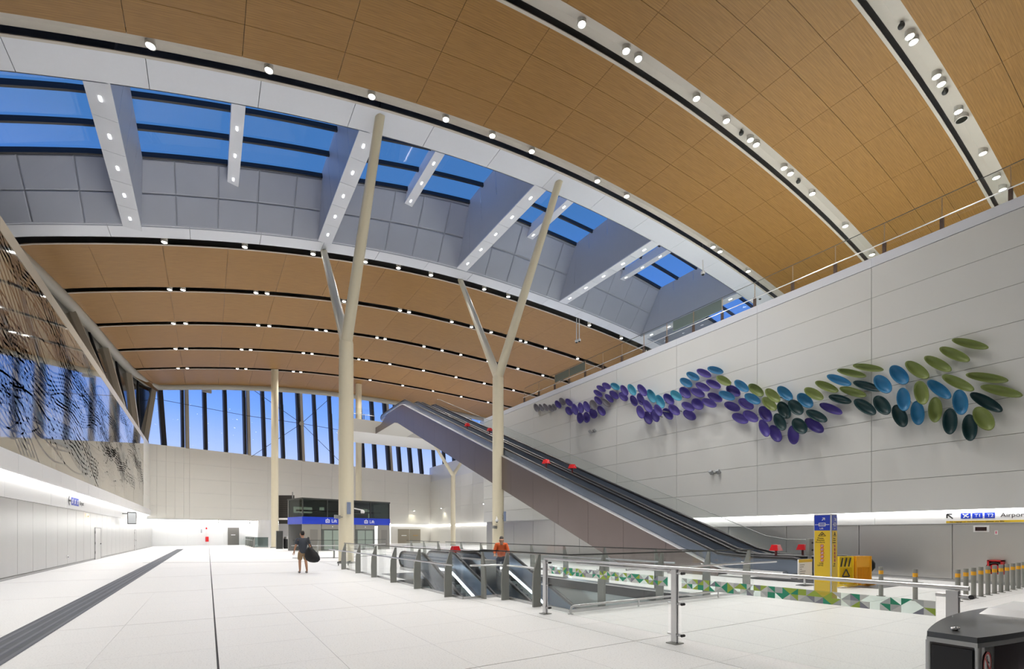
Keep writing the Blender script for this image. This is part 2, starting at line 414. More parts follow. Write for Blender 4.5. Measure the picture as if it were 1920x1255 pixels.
m.build('end_cheek', GREYP, sky)

# ---- left wall
wl = struct('wall_left')
YA, YB = -8.0, 72.9
m = MB().box(XL - .5, XL - .08, YA, YB, -.02, ZU); m.build('wall_core', OFFW, wl)
for k in range(38):                            # brushed panels below the light band
    y0 = 0.5 + 1.95 * k
    if y0 > 72: break
    B('silver_panel', PALESTEEL, wl, XL - .1, XL, y0 + .01, min(y0 + 1.94, 72.8), 0.12, 3.0)
B('base_recess', SKIRT, wl, XL - .1, XL - .05, YA, YB, .08, .12); B('skirting', SKIRT, wl, XL - .1, XL - .01, YA, YB, 0, .09)
for k in range(13):
    y0 = -6 + 6.1 * k; B('band_panel', OFFW, wl, XL - .1, XL - .015, y0 + .01, min(y0 + 6.09, 72.8), 3.02, 3.9)
B('cove_light', COVEM, wl, XL + 0.02, XL + 0.16, YA, 72.6, 3.86, 3.90)
for k in range(26):
    y0 = -6 + 3.05 * k
    if y0 > 72: break
    B('fascia_panel', OFFW, wl, XL - .05, XL + .35, y0 + .008, min(y0 + 3.042, 72.8), 3.92, 4.6)
MY = [-2 + 6.3 * k for k in range(11)] + [66.4]
for i in range(len(MY) - 1):
    for z0, z1 in ((4.62, 7.1), (7.1, 9.6), (9.6, 12.0)):
        B('mural_panel', MURAL, wl, XL - .05, XL + .22, MY[i] + .012, MY[i + 1] - .012, z0 + .01, z1 - .01)
    B('parapet_panel', mat('parapet_beige', (0.52, 0.47, 0.38), 0.4), wl, XL - .1, XL + .22, MY[i] + .01, MY[i + 1] - .01, 12.02, ZU)
for z0, z1 in ((4.62, 6.2), (6.2, 7.8), (7.8, 9.4), (9.4, 11.0), (11.0, ZU)):
    for y0, y1 in ((66.42, 69.5), (69.5, 72.8)): B('cream_panel', CREAMW, wl, XL - .05, XL + .22, y0 + .01, y1 - .01, z0 + .006, z1 - .006)
B('soffit_board', OFFW, wl, XL - .1, XL + .3, YA, YB, 3.905, 3.93)
# line art printed on the mural: braids of parallel lines, leaf outlines with ribs
INKM = mat('mural_ink', (0.035, 0.03, 0.03), 0.05, spec=0.6, coat=0.6); INKT = mat('mural_teal', (0.13, 0.21, 0.25), 0.05, spec=0.6, coat=0.6)
random.seed(21); XM = XL + .2205
def ribbon(m, pts, wd, x):
    n = len(pts); vs = []
    for i, (y, z) in enumerate(pts):
        a = pts[max(i - 1, 0)]; b = pts[min(i + 1, n - 1)]; dy, dz = b[0] - a[0], b[1] - a[1]; L = math.hypot(dy, dz) or 1
        ny, nz = -dz / L * wd / 2, dy / L * wd / 2
        vs += [(x, y + ny, min(max(z + nz, 4.64), 11.98)), (x, y - ny, min(max(z - nz, 4.64), 11.98))]
    m.add(vs, [(2 * i, 2 * i + 1, 2 * i + 3, 2 * i + 2) for i in range(n - 1)])
def clipz(pts): return [p for p in pts if 4.6 < p[1] < 12.0 and 0 < p[0] < 66.3]
for k in range(36):                                   # braided streams flowing along the wall
    y0 = 9 + 1.3 * k + random.uniform(-.8, .8); L_ = random.uniform(10, 22); z0 = random.uniform(7.0, 12.8); drop = random.uniform(3.0, 6.5); amp = random.uniform(.35, .9); ph = random.uniform(0, 6)
    base = [(y0 + L_ * i / 70, z0 - drop * i / 70 + amp * math.sin(ph + 9 * i / 70)) for i in range(71)]
    nl = random.choice((4, 5, 5, 6)); m = MB()
    for j in range(nl):
        cp = clipz([(y + .15 * j, z + (j - nl / 2) * (.22 + .05 * math.sin(ph + 5 * i / 70))) for i, (y, z) in enumerate(base)])
        if len(cp) > 4: ribbon(m, cp, .085, XM)
    if m.v: m.build('drawn_braid', INKM, wl)
    cp = clipz(base)
    if len(cp) > 4 and k % 3 == 0: m = MB(); ribbon(m, cp, .50, XM - .0003); m.build('drawn_braid_fill', INKT, wl)
for k in range(48):                                   # leaf and wave shapes with ribs
    cy, cz = 22 + 42 * random.random() ** 1.8, random.uniform(5.2, 11.5); L, W = random.uniform(1.6, 4.2), random.uniform(.35, .8); an = random.uniform(-.35, -.05)
    R_ = lambda u, v: (cy + u * math.cos(an) - v * math.sin(an) * .8, cz + u * math.sin(an) * .8 + v * math.cos(an))
    m = MB()
    for sg in (1, -1):
        pts = clipz([R_(-L + 2 * L * i / 20, sg * W * math.sin(PI * i / 20)) for i in range(21)])
        if len(pts) > 2: ribbon(m, pts, .085, XM + .0003)
    for i in range(3, 18, 2):
        u = -L + 2 * L * i / 20; w_ = W * math.sin(PI * i / 20)
        pts = clipz([R_(u + .25 * q_ * q_, w_ * (1 - 1.1 * q_)) for q_ in (0, .3, .6, .9)])
        if len(pts) > 2: ribbon(m, pts, .045, XM + .0003)
    if m.v: m.build('drawn_leaf', INKM, wl)
# clerestory above the left wall, leaning outwards
YP = [-8, 1, 10, 19, 28, 36.4, 45.2, 54.4, 64.0, 72.0]
wn = struct('window_1')
for i, y in enumerate(YP):
    a = Vector((XL - .1, y, ZU)); b = Vector((xl(y) - .2, y, zc(xl(y), y) - .1))
    MB().bar(a, b, 0.7 if i < 9 else .4, .45, up=(1, 0, 0)).build('post', BEIGE, wn)
    if i < len(YP) - 1:
        y2 = YP[i + 1]
        for t0, t1 in ((0, .5), (.5, 1)):
            ya, yb = lerp(y, y2, t0), lerp(y, y2, t1)
            q = [(XL - .3, ya, ZU), (XL - .3, yb, ZU), (xl(yb) - .4, yb, zc(xl(yb), yb) + .2), (xl(ya) - .4, ya, zc(xl(ya), ya) + .2)]
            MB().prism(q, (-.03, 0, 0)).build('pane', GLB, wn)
        ym = (y + y2) / 2
        MB().bar((XL - .24, ym, ZU), (xl(ym) - .34, ym, zc(xl(ym), ym)), .12, .12, up=(1, 0, 0)).build('mullion', MULL, wn)
B('sill', mat('parapet_beige'), wn, XL - .8, XL + .2, YA, YB, ZU, ZU + .06)

# ---- back wall: cream panels from 3.4 m up to the sill, recessed lower wall, glazing above
wb = struct('wall_back')
BD = Vector((1, BSL, 0)).normalized(); BN = Vector((BSL, -1, 0)).normalized()     # along, towards the hall
def bp(X, off, z): return Vector((X, backY(X), z)) + BN * off
ZB0 = 3.45
cols = [BX0] + [BX0 + 0.9 * k for k in range(1, 5)] + [-2.0 + 4.6 * k for k in range(9)]
cols = [c for c in cols if c < 35] + [35.0]
rows = [ZB0, 5.1, 6.9, 8.7, 10.6, ZU]
for i in range(len(cols) - 1):
    for j in range(len(rows) - 1):
        a, b, z0, z1 = cols[i] + .008, cols[i + 1] - .008, rows[j] + .008, rows[j + 1] - .008
        MB().prism([bp(a, 0, z0), bp(b, 0, z0), bp(b, 0, z1), bp(a, 0, z1)], -BN * .06).build('cream_panel', CREAMW, wb)
MB().prism([bp(BX0, -.05, ZB0), bp(48, -.05, ZB0), bp(48, -.05, ZU), bp(BX0, -.05, ZU)], -BN * .6).build('wall_core', OFFW, wb)
RB = -7.0                                       # depth of the recess under the cream wall
MB().prism([bp(BX0 - 2, RB, -.02), bp(35, RB, -.02), bp(35, RB, ZB0 + .1), bp(BX0 - 2, RB, ZB0 + .1)], -BN * .3).build('recess_wall', OFFW, wb)
MB().prism([bp(BX0 - 2, 0, ZB0 + .02), bp(35, 0, ZB0 + .02), bp(35, RB, ZB0 + .02), bp(BX0 - 2, RB, ZB0 + .02)], (0, 0, .1)).build('recess_soffit', OFFW, wb)
MB().prism([bp(BX0, -.5, ZB0 - .04), bp(35, -.5, ZB0 - .04), bp(35, -.75, ZB0 - .04), bp(BX0, -.75, ZB0 - .04)], (0, 0, .05)).build('cove_light', COVEB, wb)
MB().prism([bp(BX0, RB + .5, ZB0 - .04), bp(35, RB + .5, ZB0 - .04), bp(35, RB + .25, ZB0 - .04), bp(BX0, RB + .25, ZB0 - .04)], (0, 0, .05)).build('cove_light', COVEB, wb)
for k in range(10):
    a = BX0 - 1 + 2.2 * k; MB().prism([bp(a + .01, RB + .03, .1), bp(a + 2.19, RB + .03, .1), bp(a + 2.19, RB + .03, 2.9), bp(a + .01, RB + .03, 2.9)], -BN * .03).build('recess_panel', OFFW, wb)
MB().box(XL - 2, XL - .1, 72.9, 80, -.02, ZB0 + .1).build('recess_end', PALESTEEL, wb)
# glazing of the back wall
wn2 = struct('window_2')
MUL = [((263, 709), (275, 828), .5, 0), ((299.6, 715), (308.8, 835.7), .55, 0), ((342, 718), (344, 840.7), .3, 1), ((383.8, 722), (387, 845.8), .4, 0),
       ((422, 723.6), (425.4, 850), .4, 0), ((458, 724), (461, 855), .3, 1), ((493, 728.6), (497.6, 858), .4, 0), ((527.4, 732), (532.7, 862.5), .42, 0),
       ((558.3, 733.6), (563.7, 866), .35, 1), ((589.6, 738), (595.5, 869), .42, 0), ((618.6, 742), (624.8, 872), .45, 0), ((648, 745), (655, 876), .45, 1),
       ((676, 748), (683.5, 879), .45, 0), ((698, 751), (706, 881), .55, 0), ((722, 754), (731, 884), .5, 1), ((742, 757), (752, 886), .55, 0),
       ((762, 760), (773, 888), .55, 0), ((781, 763), (793, 890), .55, 0)]
ends = []
for (t, bq, wd, post) in MUL:
    p1 = on_back(*bq); p0 = on_back(*t); p1.z = ZU
    up = (p0 - p1); up = up * (13.2 / up.z); p0 = p1 + up
    ends.append((p1.copy(), p0.copy()))
    MB().bar(p1 - BN * .35, p0 - BN * .35, wd, .5, up=BN).build('mullion', MULL, wn2)
    if post: MB().bar(p1 + BD * .45 - BN * .1, p0 + BD * .45 - BN * .1, .38, .38, up=BN).build('post', BEIGE, wn2)
    lo = p1 + (p0 - p1) * .02; mid = p1 + (p0 - p1) * (0.60)
    MB().bar(lo - BN * .1, mid - BN * .1, wd * .9, .25, up=BN).build('mullion_sleeve', MULL, wn2)
for X in (36.2, 38.6, 41.0, 43.4, 45.8):
    p1 = bp(X, 0, ZU); p0 = bp(X - 1.1, 0, 25.7); ends.append((p1, p0)); MB().bar(p1 - BN * .35, p0 - BN * .35, .5, .5, up=BN).build('mullion', MULL, wn2)
L0 = (bp(BX0 + .1, -.4, ZU), bp(BX0 - 1.5, -.4, 25.7)); R0 = (bp(48, -.4, ZU), bp(47, -.4, 25.7))
pp = [L0] + [(a - BN * .4, b - BN * .4) for a, b in ends] + [R0]
for i in range(len(pp) - 1):
    MB().prism([pp[i][0], pp[i + 1][0], pp[i + 1][1], pp[i][1]], -BN * .03).build('pane', GLW, wn2)
MB().bar(bp(BX0, -.3, ZU + .04), bp(48, -.3, ZU + .04), .7, .1).build('sill', CREAMW, wn2)
MB().bar(bp(-8, -.3, 25.7), bp(48, -.3, 25.7), .6, .6).build('head_rail', MULL, wn2)
nodeP = on_back(564, 795) + BN * .25
for q in ((459, 722), (620, 745), (470, 857), (640, 870), (640, 808), (459, 780)):
    MB().cyl(nodeP, on_back(*q) + BN * .25, .035, n=6).build('brace_rod', MULL, wn2)
MB().cyl(on_back(244, 740) + BN * .25, on_back(459, 780) + BN * .25, .03, n=6).build('brace_rod', MULL, wn2)
MB().cyl(nodeP - BN * .1, nodeP + BN * .15, .33, n=12).build('brace_node', BEIGE, wn2)
bx = on_back(386, 732) + BN * .3; MB().prism([bx + BD * a + Vector((0, 0, b)) for a, b in ((-.5, -.4), (.5, -.4), (.5, .4), (-.5, .4))], BN * .3).build('louvre_box', BEIGE, wn2)
# roof slab from the ceiling edge to the glazing head
m = MB().add([(-10, 72.5, 21.5), (46, 72.5, 22), bp(46, -.6, 25.8), bp(-10, -.6, 25.8)], [(0, 1, 2, 3)])
tag(m.build('trim_3', OFFW), kind='structure')
# side wall of the rear lobby
ws = struct('wall_side')
for z0, z1 in ((0.02, 3.0), (3.3, 6.3), (6.3, 9.4), (9.4, ZU - 1.2)):
    for k in range(7):
        y0 = 54 + 4.4 * k; B('cream_panel', CREAMW, ws, 35, 35.2, y0 + .01, y0 + 4.39, z0 + .006, z1 - .006)
B('wall_core', OFFW, ws, 35.15, 35.6, 56, 85, -.02, 14.0)
B('cove_light', COVEM, ws, 34.86, 34.98, 54, 84, 3.08, 3.14)
for k, (lx, lz) in enumerate(((827, 954), (907, 946), (772, 959))):
    p = onX(lx, lz, 34.3) if k < 2 else on_back(lx, lz) + BN * .7
    l = thing('wall_downlight', p, 'small bright downlight fixed to the cream wall of the rear lobby', 'light', 'downlights on the rear lobby wall')
    MB().cyl(p + Vector((0, 0, .02)), p + Vector((0, 0, .25)), .11, n=12).build('housing', OFFW, l)
    MB().cyl(p, p + Vector((0, 0, .04)), .09, n=12).build('lens', LAMP, l)
    MB().bar(p + Vector((0, 0, .15)), p + (Vector((.7, 0, .15)) if k < 2 else -BN * .7 + Vector((0, 0, .15))), .06, .06).build('bracket', OFFW, l)
    ld = bpy.data.lights.new('wall_spot', 'SPOT'); ld.energy = 110; ld.spot_size = 2.0; ld.color = (1, .93, .70); ld.spot_blend = .6; ld.shadow_soft_size = .15
    lo = bpy.data.objects.new('wall_spot', ld); COL.objects.link(lo); lo.parent = l; lo.location = (0, 0, -.08)

# ---- right wall
wr = struct('wall_right')
B('wall_core', OFFW, wr, XR + .06, XR + .6, -8, 40, -.02, ZU - .15)
B('wall_end', OFFW, wr, XR + .06, 35.2, 39.6, 40, -.02, ZU - .3)
for k in range(16):
    y0 = -5.4 + 2.9 * k; y1 = min(y0 + 2.9, 40)
    if y0 >= 40: break
    top = 2.03 if y1 < 17.5 else 2.75
    B('silver_panel', PALESTEEL, wr, XR, XR + .1, y0 + .012, y1 - .012, .10, top)
B('base_recess', SKIRT, wr, XR + .04, XR + .1, -8, 40, .07, .10); B('skirting', SKIRT, wr, XR + .005, XR + .1, -8, 40, 0, .08)
for k in range(5):
    y0 = -5.4 + 4.65 * k; B('band_panel', OFFW, wr, XR - .02, XR + .1, y0 + .006, y0 + 4.644, 2.05, 2.46)
B('cove_light', COVEM, wr, XR - .16, XR - .03, -8, 17.6, 2.47, 2.50)
for k in range(10):
    y0 = -5.4 + 4.65 * k; y1 = min(y0 + 4.65, 40)
    for j in range(8):
        z0 = 2.52 + 1.2 * j; z1 = z0 + 1.2
        if y0 > 17.5 and j == 0: z0 = 2.78
        B('white_panel', WHITE, wr, XR - .3, XR + .08, y0 + .008, y1 - .008, z0 + .007, z1 - .007)
for k in range(10):
    y0 = -5.4 + 4.65 * k; B('coping', SOFF, wr, XR - .3, XR + .5, y0 + .004, min(y0 + 4.646, 40), 12.14, ZU)
# upper level slab, far end wall and wall behind the viewer
B('wall_core', OFFW, wr, XE - .1, XE + .3, -8, 85, 11, 24)
us = struct('floor_upper', MB().box(XR + .6, XE, -8, 40, 11.5, 12.0), CONC)
wf = struct('wall_front', MB().box(-9.5, XE, -8.4, -8, -.02, 24), mat('wall_plain', (0.55, 0.53, 0.5), 0.6))
bs = struct('floor_landing')
MB().box(14.45, 35, 58.75, 66.2, 13.95, 15.3).build('slab', OFFW, bs)
MB().box(14.4, 35, 58.65, 58.75, 13.9, 15.4).build('fascia', mat('fascia_grey', (0.42, 0.41, 0.38), 0.5), bs)

# ---- floor: base, near tiles, far bays, joints, tactile strip
fl = struct('floor')
PITX0, PITX1, PITY0, PITY1 = 5.75, 11.2, 8.25, 17.2
def rect_minus(x0, x1, y0, y1):
    """cells of the floor that avoid the escalator pit (L-shaped at its near corner)"""
    pits = [(PITX0, PITX1, 11.3, PITY1), (6.65, PITX1, PITY0, 11.3)]
    out = [(x0, x1, y0, y1)]
    for (a, b, c, d) in pits:
        nx = []
        for (p, q, r, s_) in out:
            if q <= a or p >= b or s_ <= c or r >= d: nx.append((p, q, r, s_)); continue
            if p < a: nx.append((p, a, r, s_))
            if q > b: nx.append((b, q, r, s_))
            P, Q = max(p, a), min(q, b)
            if r < c: nx.append((P, Q, r, c))
            if s_ > d: nx.append((P, Q, d, s_))
        out = nx
    return [o for o in out if o[1] - o[0] > .02 and o[3] - o[2] > .02]
for (a, b, c, d) in rect_minus(-9, 36, -8, 95): B('screed', JOINT, fl, a, b, c, d, -.30, -.012)
GX = [-6.2, -5.53, -4.12, -2.71, -1.3, 0.11, 1.51, 2.92, 4.32, 5.72, 7.13, 8.53, 9.94, 11.34, 12.74, 14.15, 15.55, 16.96, 18.36, 19.76, 21.17, 22.4]
GY = [-0.5 + 1.4875 * k for k in range(13)]      # 5.45 and 11.4 are joint lines
def tile(nm, x0, x1, y0, y1, g):
    for (a, b, c, d) in rect_minus(x0, x1, y0, y1):
        B(nm, TERR, fl, a + g, b - g, c + g, d - g, -.012, 0.0)
strong_x = (0.11, 5.72); 
for i in range(len(GX) - 1):
    for j in range(len(GY) - 1):
        g = .0022
        x0, x1 = GX[i], GX[i + 1]
        if x0 in strong_x: x0 += .005 if x0 > 1 else .011
        if x1 in strong_x: x1 -= .005 if x1 > 1 else .011
        y0, y1 = GY[j], GY[j + 1]
        if j % 4 == 0: y0 += .006
        if j % 4 == 3: y1 -= .006
        tile('floor_tile', x0, x1, y0, y1, g)
FX = [-6.2, 0.11, 5.72, 11.34, 16.96, 22.3, 29, 36]; FY = [17.35, 23.3, 29.3, 35.2, 41.2, 47.1, 53.1, 59, 65, 71, 77, 86, 95]
for i in range(len(FX) - 1):
    for j in range(len(FY) - 1): tile('floor_slab', FX[i] + (.015 if i else 0), FX[i + 1] - .015, FY[j] + .02, FY[j + 1] - .02, .0)
for (q0, q1) in (((-3.2, 35.3), (6.9, 30.5)), ((-3.4, 48.8), (5.0, 44.0)), ((-3.4, 58.0), (5.0, 54.0))):
    MB().bar((*q0, .002), (*q1, .002), .09, .006).build('movement_joint', mat('joint_grey', (.25, .25, .26), .7), fl)
for k in range(31):                            # tactile strip: paver blocks with raised ribs
    y0 = 2.0 + 2.0 * k
    MB().box(-2.86, -2.26, y0 + .006, y0 + 1.994, -.002, .006).build('tactile_paver', TACT, fl)
m = MB()
for i in range(4):
    x = -2.79 + .153 * i
    m.add([(x, 2, .006), (x + .075, 2, .006), (x + .06, 2, .018), (x + .015, 2, .018), (x, 64, .006), (x + .075, 64, .006), (x + .06, 64, .018), (x + .015, 64, .018)],
          [(0, 1, 2, 3), (4, 7, 6, 5), (0, 3, 7, 4), (1, 5, 6, 2), (3, 2, 6, 7)])
m.build('tactile_ribs', mat('tactile_rib', (0.13, 0.14, 0.165), 0.55), fl)
B('mat_plate', mat('landing_plate', (.10, .105, .11), .4, metal=.3), fl, 6.2, 11.0, 17.2, 20.2, -.01, .008)
B('mat_plate', mat('landing_plate'), fl, 17.4, 21.0, 6.6, 11.0, -.01, .008)
# pit
pit = struct('wall_pit')
B('pit_floor', mat('pit_floor', (.45, .50, .50), .5), pit, 5.2, 11.8, -2, 18, -5.3, -5.2)
B('pit_lining', CONC, pit, 5.3, PITX0 - .03, 11.0, PITY1, -5.2, -.02)
B('pit_lining', CONC, pit, 5.3, 6.62, 2.0, 11.33, -5.2, -.31)
B('pit_lining', CONC, pit, 6.2, 6.62, 8.0, 11.33, -.33, -.02)
B('pit_lining', CONC, pit, PITX1 + .03, 11.6, -1, PITY1, -5.2, -.02)
B('pit_lining', CONC, pit, 5.5, 11.6, PITY1 + .03, 17.5, -5.2, -.02)
B('pit_lining', CONC, pit, 6.6, 11.6, 7.9, PITY0 - .03, -1.1, -.02)
B('pit_lining', CONC, pit, 5.5, 11.6, -1.3, -1.0, -5.2, -.31)

# ================================================================== COLUMNS
def column(X, Y, branches, label, r=0.40, ztop=None, zj=12.6, nm='cream_column', grp=None):
    t = thing(nm, (X, Y, 0), label, 'column', grp)
    if branches:
        MB().tube([(X, Y, 0), (X, Y, zj - 1.6), (X, Y, zj)], [r * 1.05, r, r * .98], 28).build('trunk', CREAM, t)
        MB().sphere((X, Y, zj), r * .97, 20, 10).build('node', CREAM, t)
        for (bx_, by_, bz_) in branches:
            MB().tube([(X, Y, zj), (bx_, by_, bz_)], [r * .80, r * .52], 20).build('branch', CREAM, t)
    else:
        MB().tube([(X, Y, 0), (X, Y, ztop)], [r, r], 28).build('trunk', CREAM, t)
    MB().cyl((X, Y, 0), (X, Y, .10), r * 1.25, r * 1.2, 28).build('base_ring', POSTM, t)
    return t
c1 = column(6.7, 28.5, [(6.7, 22.0, zc(6.7, 22) + .1), (6.7, 34.9, zc(6.7, 35) + .1)], 'cream forked column whose trunk stands beside the end of the glass balustrade', r=.40)
c2 = column(17.2, 29.2, [(17.2, 22.2, zc(17.2, 22) + .1), (17.2, 35.2, zc(17.2, 35) + .1)], 'cream forked column standing behind the long rising escalator', r=.39)
c3 = column(6.8, 64.4, [], 'straight cream column in front of the tall window with cross bracing', ztop=zc(6.8, 64.4) + .1)
c4 = column(17.4, 67, [], 'straight cream column rising through the upper landing behind the lifts', ztop=zc(17.4, 67) + .1)
c5 = column(29.6, 62.9, [(25.7, 60.9, 14.0), (32.9, 64.7, 14.0)], 'slim cream forked column propping the upper landing', r=.33, zj=10.0)
c6p = onz(497, 1025, 0); c6 = column(c6p.x, c6p.y, [], 'short white round column under the cream back wall', r=.85, ztop=ZB0 + .05, nm='white_column')
for o in c6.children: o.data.materials[0] = OFFW
def column_fixtures(px, base, c, lab):
    pass

# ================================================================== DOWNLIGHTS
def make_downlight(p, label, group, r, h, lit=True, power=1.0, tail=''):
    t = thing('downlight' + tail, p, label, 'downlight', group)
    MB().cyl(p + Vector((0, 0, 0.0)), p + Vector((0, 0, h)), r, n=16).build('housing', mat('lamp_housing', (.62, .60, .56), .4), t)
    MB().cyl(p + Vector((0, 0, -.012)), p + Vector((0, 0, .02)), r * .80, n=16).build('lens', LAMP if lit else GLB, t)
    ring = MB().tube([p + Vector((r * .93 * math.cos(a * PI / 8), r * .93 * math.sin(a * PI / 8), 0)) for a in range(16)], .025, 6, closed=True); ring.build('rim', mat('lamp_housing'), t)
    if lit:
        ld = bpy.data.lights.new('beam' + tail, 'SPOT'); ld.energy = SPOT_W * power; ld.spot_size = 2.0; ld.spot_blend = .8; ld.shadow_soft_size = .15; ld.color = (1.0, .975, .935)
        lo = bpy.data.objects.new('beam' + tail, ld); COL.objects.link(lo); lo.parent = t; lo.location = (0, 0, -.06)
    return t
ORD = ['first', 'second', 'third', 'fourth', 'fifth', 'sixth', 'seventh', 'eighth', 'ninth', 'tenth', 'eleventh', 'twelfth', 'thirteenth', 'fourteenth', 'fifteenth']
ROWS = [
 (8.05, 'cylinder downlight on the bulkhead nearest the ticket gates', .17, .40, [(1706, 75), (1712, 90), (1756, 160), (1765, 180), (1797, 228), (1843, 315), (1868, 360), (1880, 385)]),
 (14.55, 'cylinder downlight on the bulkhead between wide timber bands', .17, .40, [(987, 0), (1091, 50), (1174, 102), (1197, 118), (1306, 195), (1362, 236), (1407, 273), (1418, 283), (1470, 328), (1482, 340), (1523, 375), (1585, 433), (1635, 482)]),
 (21.0, 'cylinder downlight on the bulkhead along the skylight', .165, .38, [(282, 78), (504, 138), (697, 192), (836, 237), (923, 270), (997, 297), (1120, 350), (1175, 376), (1337, 472), (1350, 480), (1403, 516)]),
 (35.30, 'round downlight in the dark slot edging the skylight', .17, .40, [(308, 460), (459, 474), (587, 484), (685, 497), (747, 507), (808, 518), (908, 541), (953, 553), (1105, 607), (1165, 632)]),
 (42.40, 'round downlight in the first slot beyond the skylight', .17, .38, [(318, 549), (343, 550), (480, 558), (501, 560), (645, 572), (750, 586), (767, 589), (847, 603), (884, 612), (921, 622), (976, 637), (986, 640), (1023, 652), (1083, 673)]),
 (49.60, 'round downlight in the second slot beyond the skylight', .17, .38, [(325, 611), (348, 612), (484, 618), (505, 619), (593, 625), (611, 627), (707, 638), (722, 640), (795, 651), (829, 657), (864, 664), (915, 676), (971, 691), (1018, 705)]),
 (56.90, 'round downlight in the third slot beyond the skylight', .17, .38, [(329, 658), (349, 659), (453, 662), (470, 663), (569, 669), (585, 670), (673, 678), (687, 680), (731, 685), (794, 695), (855, 706), (908, 719), (963, 732)]),
 (64.20, 'round downlight in the last slot before the windows', .17, .38, [(334, 694), (351, 695), (445, 698), (461, 699), (550, 703), (564, 705), (694, 716), (755, 724), (812, 733), (865, 743), (915, 753)]),
]
for (yc, lab, r, h, pl) in ROWS:
    xs = sorted(onY(x, y, yc).x for (x, y) in pl)
    for k in range(1, len(xs)): xs[k] = max(xs[k], xs[k - 1] + 2.2 * r)
    for k, X in enumerate(xs):
        nth = ORD[k] + ' from the left wall' if yc > 30 else ORD[len(xs) - 1 - k] + ' from the coping balustrade'
        make_downlight(Vector((X, yc, zc(X, yc) - .06)), lab + ', ' + nth, lab, r, h)
q = onY(1803, 247, 8.1); make_downlight(Vector((q.x, 8.1, zc(q.x, 8.1) - .06)), 'unlit wide downlight with a bright rim under the grey bulkhead', None, .26, .45, lit=False)
for (x, y, yc) in ((1690, 40, 8.1), (1772, 190, 8.1), (1390, 255, 14.6), (1497, 347, 14.6)):
    q = onY(x, y, yc); p = Vector((q.x, yc, zc(q.x, yc)))
    t = thing('ceiling_camera', p, 'small dark camera ' + ('before' if x in (1690, 1390) else 'after') + ' the lamp pair on the bulkhead ' + ('nearest the ticket gates' if yc < 10 else 'between wide timber bands'), 'camera', 'dark cameras under the bulkheads')
    MB().cyl(p + Vector((0, 0, .1)), p + Vector((0, 0, .4)), .05, n=10).build('stem', DARK, t); MB().sphere(p, .12).build('dome', DARK, t)
for k, (X, Y) in enumerate(((0.0, 8.05), (6.0, 8.05), (12.0, 8.05), (18.0, 8.05), (0.0, 14.55), (5.0, 14.55))):   # rows go on towards the left wall
    make_downlight(Vector((X, Y, zc(X, Y) - .06)), ROWS[0 if Y < 10 else 1][1] + ', ' + ORD[k if k < 4 else k - 4] + ' from the left wall', ROWS[0 if Y < 10 else 1][1], .17, .40, tail='_offscreen')
# hanging cameras
for k, (x, y0, y1, Y) in enumerate(((1318, 455, 512, 22.4), (1425, 522, 558, 22.4), (1081, 597, 640, 35.3), (1086, 597, 638, 35.3))):
    a = onY(x, y0, Y); b = onY(x, y1, Y)
    a.z = max(a.z, zc(a.x, Y) + .05)
    t = thing('hanging_camera', Vector((a.x, Y, b.z)), ('white camera on a drop rod under the near skylight soffit' if k < 2 else 'small camera on a drop rod below the far skylight edge'), 'camera', 'cameras on drop rods, near' if k < 2 else 'cameras on drop rods, far')
    MB().cyl((a.x, Y, b.z), (a.x, Y, a.z), .045, n=8).build('drop_rod', OFFW, t); MB().sphere((a.x, Y, b.z), .16).build('dome', OFFW, t)
    MB().sphere((a.x, Y, b.z - .08), .12).build('lens', GLB, t)

# ================================================================== ESCALATORS
SL = 0.404
def h_up(Y): return 0.82 + SL * min(max(Y - 12.0, 0), 37.2)            # handrail height of the rising pair
def deck_up(Y): return h_up(Y) - 0.52
def zb_up(Y): return min(max(2.117 + SL * (Y - 22.17), 0.0), 13.85)
def h_dn(Y): return 0.92 - SL * min(max(17.3 - Y, 0), 12.6)           # handrail height of the sinking pair
def rail_path(X, hf, ya, yb, na, nb, rad=.30):
    """handrail loop: round newel at both ends"""
    ys = [lerp(ya, yb, k / 48) for k in range(49)]
    P = []
    za, zb_ = hf(ya), hf(yb); sg = 1 if yb > ya else -1
    for k in range(7): a = PI * (1 - k / 7) ; P.append((X, ya - sg * rad * 1.5 * math.sin(a), za - rad + rad * -math.cos(PI - a) * -1)) if False else P.append((X, ya - sg * rad * 1.5 * math.sin(PI * k / 7), za - rad - rad * math.cos(PI * k / 7)))
    P += [(X, y, hf(y)) for y in ys]
    for k in range(1, 8): P.append((X, yb + sg * rad * 1.5 * math.sin(PI * k / 7), zb_ - rad + rad * math.cos(PI * k / 7)))
    return P
def panel_strip(X, hf, ya, yb, d0, d1, th, m):
    n = 40
    for k in range(n):
        y0, y1 = lerp(ya, yb, k / n), lerp(ya, yb, (k + 1) / n)
        m.hexa([(X - th / 2, y0, hf(y0) - d1), (X + th / 2, y0, hf(y0) - d1), (X + th / 2, y1, hf(y1) - d1), (X - th / 2, y1, hf(y1) - d1)],
               [(X - th / 2, y0, hf(y0) - d0), (X + th / 2, y0, hf(y0) - d0), (X + th / 2, y1, hf(y1) - d0), (X - th / 2, y1, hf(y1) - d0)])
    return m
def newel_panel(m, X, hf, y, sg, th, rad=.30):
    pts = [(X - th / 2, y, hf(y))] + [(X - th / 2, y + sg * rad * 1.45 * math.sin(PI * k / 10), hf(y) - rad + rad * .95 * math.cos(PI * k / 10)) for k in range(1, 11)]
    m.prism(pts, (th, 0, 0)); return m
